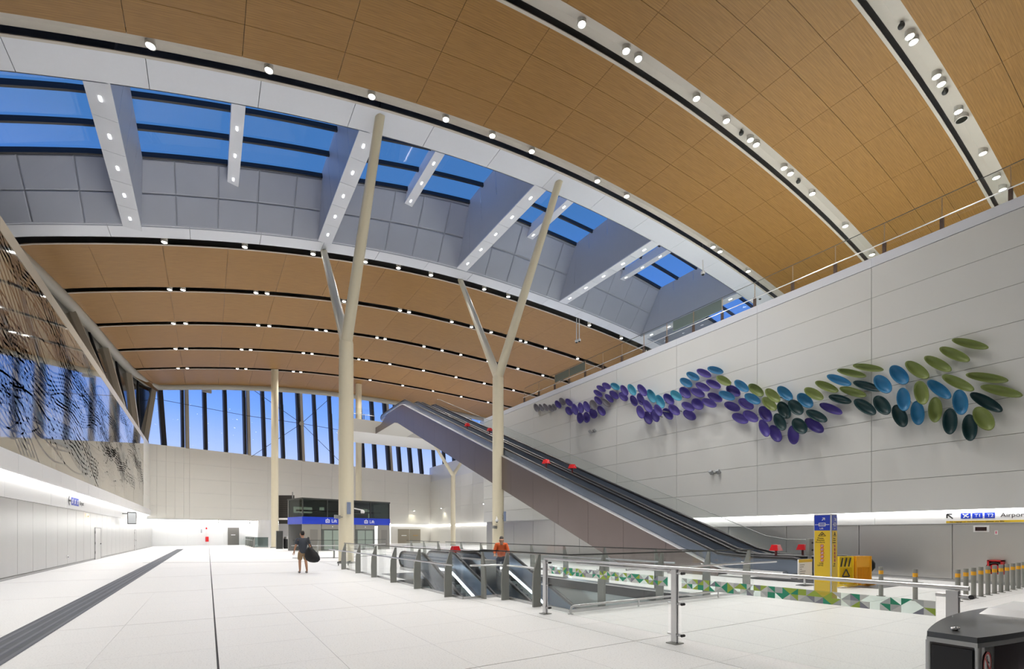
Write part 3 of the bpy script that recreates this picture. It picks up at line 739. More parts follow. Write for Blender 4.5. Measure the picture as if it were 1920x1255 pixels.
def escalator(xa, xb, hf, ya, yb, label, clad=False, led=False, d_in=.95):
    t = thing('escalator', ((xa + xb) / 2, ya, min(hf(ya), hf(yb)) - .95), label, 'escalator', None)
    lo_is_a = hf(ya) < hf(yb)
    for X in (xa, xb):
        m = panel_strip(X, hf, ya, yb, .04, .62, .05, MB()); sg = 1 if yb > ya else -1
        newel_panel(m, X, hf, ya, -sg, .05); newel_panel(m, X, hf, yb, sg, .05)
        m.build('balustrade', BLUEGREY, t)
        MB().tube(rail_path(X, hf, ya, yb, 0, 0), .068, 8).build('handrail', RUB, t)
        m = panel_strip(X, hf, ya, yb, .60, .72, .34, MB()); m.build('decking', STEEL, t)
    m = MB(); n = int(abs(yb - ya) / .4)
    for k in range(n):
        y0, y1 = lerp(ya, yb, k / n), lerp(ya, yb, (k + 1) / n); z = hf((y0 + y1) / 2) - d_in
        m.box(xa + .18, xb - .18, min(y0, y1), max(y0, y1), z - .30, z)
    o = m.build('step_band', STEP, t)
    if led:
        for X in (xa + .19, xb - .19):
            MB().tube([(X, lerp(ya, yb, k / 40), hf(lerp(ya, yb, k / 40)) - .68) for k in range(41)], .03, 6).build('skirt_light', LEDB, t)
    return t
e1 = escalator(17.55, 18.95, h_up, 9.2, 57.0, 'long rising escalator clad in dark bronze steel with patchy reflections')
e2 = escalator(19.45, 20.9, h_up, 8.5, 57.0, 'long rising escalator between the bronze-clad one and the glass screen')
# outer cladding of the near rising escalator
ys = [12.0 + 2.6 * k for k in range(18)] + [58.65]
for i in range(len(ys) - 1):
    a, b = ys[i] + .006, ys[i + 1] - .006; n = 4
    for part in range(1):
        m = MB(); P0 = []; P1 = []
        for k in range(n + 1):
            y = lerp(a, b, k / n); P0.append((y, zb_up(y))); P1.append((y, deck_up(y) if y < 54.2 else max(deck_up(54.2) - (y - 54.2) * .32, 14.6)))
        for k in range(n):
            q = [(17.26, P0[k][0], P0[k][1]), (17.26, P0[k + 1][0], P0[k + 1][1]), (17.26, P1[k + 1][0], P1[k + 1][1]), (17.26, P1[k][0], P1[k][1])]
            m.prism(q, (.05, 0, 0))
        m.build('cladding_panel', BRONZE, e1)
m = MB()
for k in range(60):
    y0, y1 = lerp(9.4, 54.2, k / 60), lerp(9.4, 54.2, (k + 1) / 60)
    m.hexa([(17.22, y0, deck_up(y0) - .02), (17.50, y0, deck_up(y0) - .02), (17.50, y1, deck_up(y1) - .02), (17.22, y1, deck_up(y1) - .02)],
           [(17.22, y0, deck_up(y0) + .04), (17.50, y0, deck_up(y0) + .04), (17.50, y1, deck_up(y1) + .04), (17.22, y1, deck_up(y1) + .04)])
m.build('edge_decking', BRIGHT, e1)
m = MB(); ks = 40                                # truss soffit and far side closing
for k in range(ks):
    y0, y1 = lerp(13, 58.6, k / ks), lerp(13, 58.6, (k + 1) / ks)
    m.add([(17.3, y0, zb_up(y0)), (21.1, y0, zb_up(y0)), (21.1, y1, zb_up(y1)), (17.3, y1, zb_up(y1))], [(0, 1, 2, 3)])
    m.add([(21.1, y0, zb_up(y0)), (21.1, y1, zb_up(y1)), (21.1, y1, deck_up(y1)), (21.1, y0, deck_up(y0))], [(0, 1, 2, 3)])
m.build('truss_soffit', mat('truss_pale', (.55, .54, .50), .5), e1)
m = MB()
for k in range(40):                              # centre decking between the pair
    y0, y1 = lerp(9.4, 57, k / 40), lerp(9.4, 57, (k + 1) / 40)
    m.hexa([(19.12, y0, h_up(y0) - .5), (19.28, y0, h_up(y0) - .5), (19.28, y1, h_up(y1) - .5), (19.12, y1, h_up(y1) - .5)],
           [(19.12, y0, h_up(y0) - .2), (19.28, y0, h_up(y0) - .2), (19.28, y1, h_up(y1) - .2), (19.12, y1, h_up(y1) - .2)])
m.build('centre_decking', BRIGHT, e1)
# glass screen beside the rising pair
gs = thing('glass_screen', (21.3, 9.7, 0), 'clear glass safety screen running up beside the rising escalators', 'screen')
def h_sc(Y): return h_up(Y) + .62
yy = [10.4 + 3.3 * k for k in range(13)]
for i in range(len(yy) - 1):
    y0, y1 = yy[i] + .01, yy[i + 1] - .01
    n = 3; m = MB()
    for k in range(n):
        a, b = lerp(y0, y1, k / n), lerp(y0, y1, (k + 1) / n)
        m.prism([(21.3, a, max(h_up(a) - .35, .0)), (21.3, b, max(h_up(b) - .35, 0)), (21.3, b, h_sc(b)), (21.3, a, h_sc(a))], (.016, 0, 0))
    m.build('pane', GL, gs)
MB().tube([(21.31, 9.7, 0), (21.31, 9.7, 1.1)] + [(21.31, 9.7 + .35 * (1 - math.cos(a * PI / 10)), 1.1 + .34 * math.sin(a * PI / 10)) for a in range(1, 6)] + [(21.31, y, h_sc(y)) for y in [10.4 + 1.0 * k for k in range(40)]], .018, 6).build('edge_trim', mat('grey_edge', (.35, .38, .38), .4), gs)
MB().box(21.3, 21.316, 9.72, 10.38, 0, 1.2).build('pane', GL, gs)
e3 = escalator(6.95, 8.2, h_dn, 19.6, 4.6, 'sinking escalator nearest the long glass balustrade, lit along its skirt', led=True)
e4 = escalator(9.25, 10.7, h_dn, 19.6, 4.6, 'sinking escalator beside the far wall of the pit, lit along its skirt', led=True)
# red stop markers on the escalators
def marker(p, label, num=None, sc=1.0, drop=0.0):
    t = thing('stop_marker', p, label, 'marker', None); p = Vector(p)
    MB().bar(p - Vector((0, 0, drop)), p + Vector((0, 0, .28 * sc)), .07 * sc, .07 * sc).build('stalk', mat('dark_red', (.13, .01, .012), .4), t)
    m = MB(); z0, z1 = p.z + .26 * sc, p.z + .52 * sc; a, b = .20 * sc, .13 * sc
    m.hexa([(p.x - a, p.y - a, z0), (p.x + a, p.y - a, z0), (p.x + a, p.y + a, z0), (p.x - a, p.y + a, z0)], [(p.x - b, p.y - b, z1), (p.x + b, p.y - b, z1), (p.x + b, p.y + b, z1), (p.x - b, p.y + b, z1)])
    m.build('red_cap', RED, t)
    if num:
        r = Vector((.8467, -.5321, 0)); c = p + Vector((-.5321 * a * 1.02, -.8467 * a * 1.02, .30 * sc))
        text(num, .2 * sc, INKW, t, p + Vector((-.06 * sc, -a - .004, .31 * sc)), (1, 0, 0), (0, -.07 / .26, 1), 'numeral')
    return t
for k, (x, y, X, lb, nm, sc) in enumerate(((1455, 1043, 17.67, 'red stop marker at the foot of the near rising escalator', None, .82), (1505, 1043, 19.2, 'red stop marker at the foot of the divider between the rising escalators', None, .82),
        (1024, 877, 17.67, 'red stop marker with a 2 halfway up the near rising escalator', '2', .95), (1073, 882, 19.2, 'red stop marker halfway up the divider of the rising escalators', '1', .95),
        (876, 804, 17.67, 'red stop marker near the top of the near rising escalator', None, .9), (918, 809, 19.2, 'red stop marker near the top of the divider, by the forked column', None, .9))):
    q = onX(x, y, X); marker((X, q.y, h_up(q.y) + .045), lb, nm, sc, .045 + (.605 if X < 18 else .21))
marker((8.57, 18.0, .72), 'red stop marker standing between the two sinking escalators', None, .9)
MB().box(8.39, 9.05, 15.5, 19.5, -.4, .72).build('divider', STEEL, e3)
kp = Vector((18.25, 9.0, 0)); t = thing('control_post', kp, 'grey steel control post with small sockets between two red markers', 'post')
MB().bar(kp, kp + Vector((0, 0, .95)), .10, .06).build('stem', STEEL, t); MB().box(kp.x - .14, kp.x + .14, kp.y - .06, kp.y + .06, .92, 1.52).build('head', POSTM, t)
for z in (1.08, 1.34):
    for dx in (.02, .09): MB().box(kp.x + dx, kp.x + dx + .04, kp.y - .07, kp.y - .055, z, z + .06).build('socket', BLACK, t)

# ================================================================== BALUSTRADES
def balustrade(name, pts, posts, label, out, rail=True, top=1.24, grp=None, gl=GL):
    """pts: corners of the glass line; posts: (x,y,dx,dy) fins pointing outwards"""
    t = thing(name, (pts[0][0], pts[0][1], 0), label, 'balustrade', grp)
    for i in range(len(pts) - 1):
        a, b = Vector((*pts[i], 0)), Vector((*pts[i + 1], 0)); L = (b - a).length; n = max(1, round(L / 2.3)); d = (b - a) / L
        nrm = Vector((-d.y, d.x, 0)) * .012
        for k in range(n):
            p, q = a + d * (L * k / n + .012), a + d * (L * (k + 1) / n - .012)
            MB().hexa([p - nrm, q - nrm, q + nrm, p + nrm], [v + Vector((0, 0, top)) for v in (p - nrm, q - nrm, q + nrm, p + nrm)]).build('pane', gl, t)
        MB().bar(a + Vector((0, 0, top)), b + Vector((0, 0, top)), .035, .03).build('top_edge', DARK, t)
        MB().bar(a + Vector((0, 0, .03)), b + Vector((0, 0, .03)), .05, .06).build('shoe_rail', STEEL, t)
    for (x, y, dx, dy) in posts:
        o = Vector((x, y, 0)); d = Vector((dx, dy, 0)); s_ = Vector((dy, -dx, 0)) * .025
        prof = [(0, 0), (.21, 0), (.22, .45), (.20, .78), (.06, 1.22), (0, 1.22)]
        MB().prism([o + d * a + Vector((0, 0, z)) - s_ for a, z in prof], s_ * 2).build('post', POSTM, t)
    if rail:
        off = Vector((out[0], out[1], 0)) * .27
        P = [Vector((*p, .88)) + off for p in rail]
        MB().tube(P, .024, 8).build('handrail', STEEL, t)
        for (x, y, dx, dy) in posts: MB().cyl((x + dx * .18, y + dy * .18, .85), (x + dx * .27, y + dy * .27, .87), .012, n=6).build('bracket', STEEL, t)
    return t
balustrade('glass_balustrade', [(5.6, 24.2), (5.6, 11.3)], [(5.56, y, -1, 0) for y in (23.7, 21.1, 18.75, 16.42, 14.16, 11.9)],
           'long glass balustrade with dark fin posts running from the forked column along the pit', (-1, 0), rail=[(5.62, 26.5), (5.62, 11.4)])
balustrade('glass_balustrade', [(5.6, 11.3), (6.6, 11.25), (6.6, 8.15)], [(6.1, 11.2, 0, -1), (6.56, 10.6, -1, 0), (6.56, 9.2, -1, 0)],
           'short glass balustrade with a corner stepping round the near end of the pit', (-.4, -.9), rail=[(5.75, 11.25), (6.6, 11.1), (6.72, 8.6)])
balustrade('glass_balustrade', [(6.6, 8.15), (13.4, 8.15)], [(x, 8.2, 0, 1) for x in (7.65, 9.6, 11.45, 13.3)],
           'glass balustrade across the near end of the pit, behind the patterned barrier', (0, -1), rail=[(8.0, 8.15), (14.1, 8.15)])
balustrade('glass_balustrade', [(11.3, 8.3), (11.3, 25.0)], [(11.34, y, 1, 0) for y in (10.0, 12.2, 14.4, 16.6, 18.8, 21.0, 23.2)],
           'glass balustrade between the pit and the bronze-clad escalator', (-1, 0), rail=[(11.3, 9), (11.3, 25)])
balustrade('glass_balustrade', [(11.2, 25.6), (11.2, 31.0)], [(11.24, y, 1, 0) for y in (26, 28.2, 30.4)], 'short glass balustrade beyond the pit, in front of the double doors', (-1, 0), rail=[(11.2, 25.6), (11.2, 31)])
balustrade('glass_balustrade', [(4.9, 36.0), (7.8, 34.6), (12.0, 38.0)], [(5.4, 35.7, -.5, -.86), (6.4, 35.2, -.5, -.86), (7.4, 34.8, -.5, -.86)], 'glass balustrade in front of the left lift doors', (-.4, -.9), rail=[(4.9, 36.0), (7.8, 34.6), (12, 38)])
g1 = onz(452, 1020, 0); g2 = onz(478, 1027, 0); g3 = onz(503, 1027, 0)
balustrade('glass_balustrade', [(g1.x, g1.y), (g2.x, g2.y), (g3.x, g3.y)], [(lerp(g1.x, g2.x, k / 8), lerp(g1.y, g2.y, k / 8), -1, 0) for k in range(9)], 'dark finned balustrade round a distant stairwell near the straight column', (-1, 0), rail=[(g1.x, g1.y), (g2.x, g2.y)], gl=GLD)
# kerb rail
t = thing('kerb_rail', (6.5, 8.0, 0), 'low steel kerb rail along the foot of the balustrade', 'rail')
MB().tube([(6.48, 7.98, 0), (6.48, 7.98, .10), (6.50, 7.98, .145), (6.56, 7.98, .165), (11.6, 7.98, .165)], .025, 8).build('tube', STEEL, t)
for x in (8.5, 11.5): MB().cyl((x, 7.98, 0), (x, 7.98, .16), .02, n=8).build('foot', STEEL, t)
MB().cyl((6.48, 7.98, 0), (6.48, 7.98, .012), .06, n=12).build('flange', STEEL, t)

# patterned barrier
pb = thing('patterned_barrier', (6.05, 8.3, 0), 'clear glass barrier with a band of green and grey triangles between steel posts', 'barrier')
def bpost(x, y):
    o = MB(); o.box(x - .035, x - .012, y - .045, y + .045, 0.01, 1.14); o.box(x + .012, x + .035, y - .045, y + .045, .01, 1.14); po = o.build('post', STEEL, pb)
    MB().box(x - .10, x + .10, y - .09, y + .09, 0, .014).build('base_plate', POSTM, po)
    for z in (.14, .62, 1.09):
        MB().cyl((x, y - .13, z), (x, y + .13, z), .02, n=10).build('glass_clamp', STEEL, po)
        MB().cyl((x - .02, y - .14, z), (x + .045, y - .14, z), .022, n=10).build('clamp_button', RUB, po)
BPY = [(6.05, 8.30), (6.12, 5.0), (6.2, 1.72)]
for p in BPY: bpost(*p)
MB().tube([(6.05, 8.33, 1.17), (6.12, 5.0, 1.17), (6.2, 1.6, 1.17)], .024, 8).build('top_rail', STEEL, pb)
MB().tube([(6.12, 5.08, 1.12), (6.08, 7.3, 1.12)], .016, 8).build('inner_rail', STEEL, pb)
PC = [mat('tri_green', (.03, .38, .22), .4), mat('tri_lime', (.42, .58, .08), .4), mat('tri_grey', (.30, .31, .38), .4), mat('tri_white', (.80, .82, .80), .4), mat('tri_pale', (.58, .62, .62), .4), glass('tri_clear', (.88, .93, .91), .05)]
for i in range(2):
    (xa, ya), (xb, yb) = BPY[i], BPY[i + 1]; a, b = Vector((xa, ya, 0)), Vector((xb, yb, 0)); L = (b - a).length; d = (b - a) / L
    nn = Vector((-d.y, d.x, 0)) * .006
    s0, s1 = .13, L - .13
    P, Q = a + d * s0, a + d * s1
    MB().hexa([P - nn + Vector((0, 0, .10)), Q - nn + Vector((0, 0, .10)), Q + nn + Vector((0, 0, .10)), P + nn + Vector((0, 0, .10))],
              [P - nn + Vector((0, 0, 1.12)), Q - nn + Vector((0, 0, 1.12)), Q + nn + Vector((0, 0, 1.12)), P + nn + Vector((0, 0, 1.12))]).build('glass_panel', GL, pb)
    nc = 32; fo = -nn * 1.25 if True else nn
    for k in range(nc):
        u0, u1 = lerp(s0, s1, k / nc), lerp(s0, s1, (k + 1) / nc)
        for r in range(2):
            z0, z1 = (.87, .945) if r == 0 else (.945, 1.02)
            c = [a + d * u0 + Vector((0, 0, z0)) + fo, a + d * u1 + Vector((0, 0, z0)) + fo, a + d * u1 + Vector((0, 0, z1)) + fo, a + d * u0 + Vector((0, 0, z1)) + fo]
            tri = [(c[0], c[1], c[2]), (c[0], c[2], c[3])] if (k + r) % 2 == 0 else [(c[0], c[1], c[3]), (c[1], c[2], c[3])]
            for tr_ in tri:
                ci = random.choices(range(6), (2.2, 2.2, 1.6, 2.4, 2.2, 2.4))[0]; MB().prism(tr_, fo * .2).build('printed_triangle', PC[ci], pb)

# bollards
bl = [(15.5, 5.8), (15.2, 4.95)] + [(15.95 + .585 * k, 4.33) for k in range(11)]
for k, (x, y) in enumerate(bl):
    lb = ('lone orange-banded bollard in front of the yellow folding barriers', 'lone orange-banded bollard between the barriers and the bollard row')[k] if k < 2 else ORD[len(bl) - 1 - k] + ' steel bollard from the silver wall in the orange-banded row'
    t = thing('bollard', (x, y, 0), lb, 'bollard', 'lone bollards' if k < 2 else 'row of steel bollards')
    MB().cyl((x, y, 0), (x, y, .80), .052, n=16).build('tube', POSTM, t); MB().cyl((x, y, .60), (x, y, .70), .0535, n=16).build('reflective_band', mat('amber', (.85, .42, .02), .4), t)
    MB().cyl((x, y, 0), (x, y, .012), .10, n=16).build('base_flange', POSTM, t)
for k, (x0, x1, y0, y1, mt, lb) in enumerate(((12.2, 14.4, 1.9, 2.35, YEL, 'yellow floor marking by the bollard row'), (15.0, 17.5, 2.9, 3.3, mat('pale_yellow', (.75, .66, .25), .5), 'pale yellow floor marking beyond the ticket gate'), (11.2, 13.0, 1.35, 1.75, BLUE, 'blue floor marking beside the ticket gate'))):
    o = MB().box(x0, x1, y0, y1, 0, .004).build('floor_marking', mt); tag(o, lb, 'floor marking')

# ================================================================== TICKET GATE
tg = thing('ticket_gate', (4.4, 1.23, 0), 'dark steel ticket gate with a curved top and red prohibition stickers', 'ticket gate')
TOPD = mat('gate_top', (.11, .118, .13), .30, metal=.8, noise=.1); FRM = mat('gate_frame', (.42, .43, .44), .32, metal=.9)
def hw_(x): t_ = (x - 4.4) / 2.6; return .135 + .16 * math.sin(min(max(t_, 0), 1) * PI) ** .9
xs = [4.4 + 2.6 * k / 24 for k in range(25)]
ring = [(x, 1.23 - hw_(x)) for x in xs] + [(x, 1.23 + hw_(x)) for x in reversed(xs)]
MB().hexa([(x, y, .955) for x, y in ring], [(x + .004, y, .995) for x, y in ring]).build('top_cover', TOPD, tg)
MB().hexa([(x, 1.23 + (y - 1.23) * 1.02, .925) for x, y in ring], [(x, 1.23 + (y - 1.23) * 1.02, .957) for x, y in ring]).build('top_trim', FRM, tg)
MB().box(4.42, 6.9, 1.11, 1.35, .0, .93).build('cabinet', mat('gate_body', (.012, .006, .008), .12, spec=.6), tg)
for y in (1.235 - .135, 1.225 + .135): MB().cyl((4.43, y, 0), (4.43, y, .93), .022, n=10).build('corner_post', FRM, tg)
MB().box(4.40, 4.425, 1.12, 1.34, .03, .905).build('end_panel', mat('gate_panel', (.006, .007, .011), .15), tg)
ring2_ = [(x, 1.23 - hw_(x) * .93) for x in xs]
m = MB()
for k in range(2, 22):
    (x0, y0), (x1, y1) = ring2_[k], ring2_[k + 1]
    m.add([(x0, y0, .0), (x1, y1, .0), (x1, y1, .93), (x0, y0, .93)], [(0, 1, 2, 3)], True)
m.build('side_panel', mat('gate_side', (.022, .010, .012), .14, metal=.5), tg)
m = MB().box(4.45, 4.66, 1.085, 1.10, .02, .925); m.build('sticker_panel', mat('gate_panel'), tg)
for k, zc_ in enumerate((.80, .60)):
    o = (4.555, 1.083, zc_); r = (1, 0, 0); u = (0, 0, 1)
    disc = MB().prism([Vector(o) + Vector((.078 * math.cos(a * PI / 12), 0, .078 * math.sin(a * PI / 12))) for a in range(24)], (0, -.002, 0)).build('prohibition_sticker', INKW, tg)
    m = MB(); ring2(m, (0, 0), .068, .083, (o[0], o[1] - .002, o[2]), r, u, 24, .002); strip2(m, (-.05, .05), (.05, -.05), .013, (o[0], o[1] - .002, o[2]), r, u, .002); m.build('red_ring', RED, disc)
    m = MB(); oo = (o[0], o[1] - .0022, o[2])
    ring2(m, (.0 if k else -.012, .047), 0.0, .012, oo, r, u, 10, .001); strip2(m, (-.008, .034), (.0, -.01), .028, oo, r, u, .001); strip2(m, (-.005, -.01), (-.012, -.058), .012, oo, r, u, .001); strip2(m, (.006, -.01), (.022, -.05), .012, oo, r, u, .001); strip2(m, (.0, .02), (.036, -.0), .009, oo, r, u, .001)
    m.build('pictogram', INKB, disc)
m = MB(); random.seed(3)
for k in range(7): m.sphere((4.62 + random.uniform(-.03, .03), 1.26 + random.uniform(-.02, .02), 1.002 + random.uniform(0, .012)), .014, 8, 5, (1.4, 1, .7))
tag(m.build('crumpled_foil', mat('foil', (.8, .8, .82), .25, metal=1.0)), 'crumpled silver foil lying on the ticket gate top', 'litter')
MB().hexa([(5.75, 1.02, .995), (6.6, 1.05, .995), (6.6, 1.40, .995), (5.75, 1.42, .995)], [(5.85, 1.06, 1.045), (6.55, 1.08, 1.05), (6.55, 1.37, 1.05), (5.85, 1.38, 1.045)]).build('reader_cover', mat('reader_white', (.75, .76, .78), .2), tg)

# ================================================================== TOTEM AND YELLOW BARRIERS
TX, TY = 13.52, 6.28
ttm = thing('sign_totem', (TX, TY, 0), 'tall yellow and blue sign totem with a lift arrow standing before the escalators', 'sign')
MB().box(TX - .15, TX + .15, TY - .21, TY + .21, 0, 2.2).build('body', mat('totem_edge', (.62, .63, .66), .4), ttm)
xf = MB().box(TX - .157, TX - .149, TY - .18, TY + .19, .03, 1.78).build('yellow_face', YEL, ttm)
xb_ = MB().box(TX - .157, TX - .149, TY - .18, TY + .19, 1.78, 2.17).build('blue_face', BLUE, ttm)
yf = MB().box(TX - .12, TX + .13, TY - .217, TY - .209, .03, 1.78).build('yellow_face', YEL, ttm)
bf = MB().box(TX - .12, TX + .13, TY - .217, TY - .209, 1.78, 2.17).build('blue_face', BLUE, ttm)
yf2 = MB().box(TX + .149, TX + .157, TY - .18, TY + .19, .03, 1.78).build('yellow_face', YEL, ttm)
xb2 = MB().box(TX + .149, TX + .157, TY - .18, TY + .19, 1.78, 2.17).build('blue_face', BLUE, ttm)
def arrow(m, o, r, u, s, ang):
    c_, s_ = math.cos(ang), math.sin(ang); R_ = lambda p: (p[0] * c_ - p[1] * s_, p[0] * s_ + p[1] * c_)
    strip2(m, R_((-s, 0)), R_((s * .8, 0)), s * .34, o, r, u); strip2(m, R_((s, 0)), R_((s * .1, s * .85)), s * .34, o, r, u); strip2(m, R_((s, 0)), R_((s * .1, -s * .85)), s * .34, o, r, u); return m
def totem_face(o, r, u, ang, k, face_b, face_y):
    o = Vector(o); r = Vector(r)
    arrow(MB(), o + Vector((0, 0, 2.07)) + r * .03 * k, r, u, .045, ang).build('arrow', INKW, face_b)
    m = MB(); oo = o + Vector((0, 0, 1.93))
    for a, b in (((-.075 * k, -.035), (.075 * k, -.035)), ((-.075 * k, .04), (.075 * k, .04)), ((-.075 * k, -.04), (-.075 * k, .045)), ((.075 * k, -.04), (.075 * k, .045)), ((-.17 * k, .0), (.17 * k, .0))): strip2(m, a, b, .013, oo, r, u)
    m.build('lift_icon', INKW, face_b)
    text('Lift', .07 * k ** .5, INKW, face_b, o + Vector((0, 0, 1.81)) - r * .06 * k, r, u)
    m = MB(); oo = o + Vector((0, 0, 1.64))
    for a, b in (((-.085 * k, 0), (.085 * k, 0)), ((-.085 * k, 0), (0, .10)), ((.085 * k, 0), (0, .10))): strip2(m, a, b, .012, oo, r, u)
    strip2(m, (-.03 * k, .025), (.03 * k, .05), .02, oo, r, u); m.build('warning_triangle', INKB, face_y)
    for i, s_ in enumerate(('Please', 'Prevent', 'Accidents')): text(s_, .058 * k ** .6, INKB, face_y, o + Vector((0, 0, 1.565 - .052 * i)) - r * (.018 * len(s_)) * k ** .6, r, u)
    for i in range(5):
        oo = o + Vector((0, 0, 1.385 - .092 * i))
        m = MB(); ring2(m, (0, 0), 0, .034 * k ** .5, oo, r, u, 14); m.build('white_disc', INKW, face_y)
        m = MB(); ring2(m, (0, 0), .030 * k ** .5, .042 * k ** .5, oo + Vector((0, 0, 0)), r, u, 16, .006); strip2(m, (-.03 * k, .03), (.03 * k, -.03), .009, oo, r, u, .006); m.build('red_ring', RED, face_y)
        m = MB(); strip2(m, (-.006, -.02), (.006, .022), .013, oo, r, u, .005); m.build('pictogram', INKB, face_y)
    for i, s_ in enumerate(('USE', 'LIFTS')): text(s_, .06 * k ** .6, INKB, face_y, o + Vector((0, 0, .915 - .055 * i)) - r * (.022 * len(s_)) * k ** .6, r, u)
totem_face((TX - .158, TY + .005, 0), (0, -1, 0), (0, 0, 1), PI / 4, 1.0, xb_, xf)
totem_face((TX + .005, TY - .218, 0), (1, 0, 0), (0, 0, 1), -PI / 4, .62, bf, yf)
# folding plastic barriers across the escalator entry
def folding_barrier(x0, y0, x1, y1, label, mt, deco):
    t = thing('folding_barrier', (x0, y0, 0), label, 'barrier'); a, b = Vector((x0, y0, 0)), Vector((x1, y1, 0)); d = (b - a); n = Vector((-d.y, d.x, 0)).normalized()
    nb = 3
    for k in range(nb):
        off = n * (.07 * (k - 1)); p, q = a + off, b + off; Z = Vector((0, 0, 1))
        MB().bar(p + Z * .06, p + Z * .98, .05, .05).build('frame_upright', mt, t); MB().bar(q + Z * .06, q + Z * .98, .05, .05).build('frame_upright', mt, t)
        MB().prism([p + Z * .62, q + Z * .62, q + Z * .98, p + Z * .98], n * .03).build('top_panel', mt, t)
        MB().bar(p + Z * .14, q + Z * .14, .05, .06).build('bottom_rail', mt, t)
        for j in range(1, 9):
            s_ = p.lerp(q, j / 9); MB().bar(s_ + Z * .14, s_ + Z * .64, .022, .022).build('slat', mt, t)
        MB().bar(p + Z * .10 - n * .16, p + Z * .0 + n * .2, .05, .05).build('foot', mt, t); MB().bar(q + Z * .10 - n * .16, q + n * .2, .05, .05).build('foot', mt, t)
    if deco:
        f = a - n * .09; r = d.normalized()
        m = MB()
        for j in range(3): strip2(m, (.06 + .16 * j, .66), (.14 + .16 * j, .94), .05, f - n * .001, r, (0, 0, 1), .006)
        m.build('hazard_stripe', INKB, t)
        m = MB(); o_ = f - n * .001
        for u0, u1 in (((.12, .35), (.42, .35)), ((.12, .35), (.27, .58)), ((.42, .35), (.27, .58))): strip2(m, u0, u1, .04, o_, r, (0, 0, 1), .006)
        m.build('warning_triangle', INKB, t)
    return t
folding_barrier(16.75, 7.45, 17.3, 7.3, 'bright yellow folding barrier with black hazard stripes behind the totem', mat('bright_yellow', (.86, .60, .01), .45), True)
folding_barrier(17.42, 7.25, 18.0, 7.08, 'orange yellow slatted folding barriers blocking the far escalator', ORY, False)
nb = thing('notice_board', (16.65, 8.35, 0), 'white notice board with a yellow header standing beside the totem', 'notice')
MB().box(16.2, 17.05, 8.33, 8.36, .22, .86).build('board', INKW, nb); MB().box(16.2, 17.05, 8.322, 8.33, .76, .86).build('header', YEL, nb)
m = MB()
for k, wd in enumerate((.28, .22, .12, .34, .30)): strip2(m, (.08, .46 - .07 * k), (.08 + wd, .46 - .07 * k), .018, (16.2, 8.326, .22), (1, 0, 0), (0, 0, 1))
m.build('print_lines', mat('print_grey', (.25, .25, .26), .6), nb); MB().bar((16.62, 8.35, 0), (16.62, 8.35, .25), .05, .05).build('stand', STEEL, nb); MB().box(16.35, 16.9, 8.2, 8.5, 0, .02).build('foot', DARK, nb)

# ================================================================== RIGHT WALL FIXTURES
def on_r(x, y, X=XR): return onX(x, y, X)
# wayfinding sign on the light band
a = on_r(1773, 975, XR - .03)
sg_ = thing('wayfinding_sign', (XR - .03, a.y, 2.06), 'white airport wayfinding strip with blue terminal squares on the right light band', 'sign')
R_, U_ = (0, -1, 0), (0, 0, 1)
y_s = a.y; y_e = y_s - 4.2
MB().box(XR - .05, XR - .02, y_e, y_s, 2.06, 2.46).build('panel', mat('sign_white', (.85, .85, .86), .5), sg_)  # plain white sign board, not emissive
MB().box(XR - .056, XR - .05, y_e, y_s - .02, 2.075, 2.145).build('yellow_strip', YEL, sg_)
XS_ = XR - .052
def yx(px): return onX(px, 970, XS_).y
arrow(MB(), (XS_, yx(1781), 2.31), R_, U_, .115, 3 * PI / 4).build('arrow', INKB, sg_)
for k, (p0, p1, s_) in enumerate(((1801.5, 1820, ''), (1823, 1842.5, 'T1'), (1846, 1865.5, 'T2'))):
    ya_, yb_ = yx(p0), yx(p1); bo = MB().box(XS_ - .006, XS_, yb_, ya_, 2.22, 2.41).build('blue_square', BLUE, sg_)
    if s_: text(s_, .15, INKW, bo, (XS_ - .008, ya_ - .06, 2.265), R_, U_)
    else:
        m = MB(); oo = (XS_ - .007, (ya_ + yb_) / 2, 2.315); strip2(m, (.07, -.06), (-.075, .065), .028, oo, R_, U_); strip2(m, (-.02, .02), (.07, .06), .03, oo, R_, U_); strip2(m, (.0, .0), (-.06, -.065), .03, oo, R_, U_); strip2(m, (.055, -.05), (.085, -.02), .018, oo, R_, U_); m.build('plane_icon', INKW, bo)
text('Airport', .20, INKB, sg_, (XS_ - .004, yx(1876), 2.25), R_, U_)
text('No luggage on the escalators - please use lifts', .075, INKB, sg_, (XS_ - .006, yx(1781), 2.09), R_, U_)
# departure display, label, hose reel, access panels
def wallbox(name, x0, x1, y0, y1, dep, mt, label, cat):
    p, q = on_r(x0, y0), on_r(x1, y1); o = thing(name, (XR, (p.y + q.y) / 2, min(p.z, q.z)), label, cat)
    MB().box(XR - dep, XR + .005, min(p.y, q.y), max(p.y, q.y), min(p.z, q.z), max(p.z, q.z)).build('case', mt, o); return o, p, q
o, p, q = wallbox('display_sign', 1826, 1855, 986, 998, .06, INKW, 'small dark display in a white frame under the airport sign', 'display')
MB().box(XR - .07, XR - .058, q.y + .05, p.y - .05, q.z + .04, p.z - .05).build('screen', mat('dark_red_screen', (.03, .005, .006), .2), o)
o, p, q = wallbox('safety_label', 1865, 1871, 995, 1003, .01, INKW, 'small white and pink safety label above the hose reel', 'label'); MB().box(XR - .014, XR - .009, q.y + .02, p.y - .02, q.z + .03, p.z - .03).build('print', mat('pink', (.75, .2, .3), .5), o)
p, q = on_r(1855, 1050), on_r(1884, 1078)
hr = thing('fire_hose_reel', (XR, (p.y + q.y) / 2, q.z), 'red fire hose reel cabinet on the silver wall behind the bollards', 'hose reel')
yc_, z_c = (p.y + q.y) / 2, (p.z + q.z) / 2; hh = abs(p.z - q.z) / 2
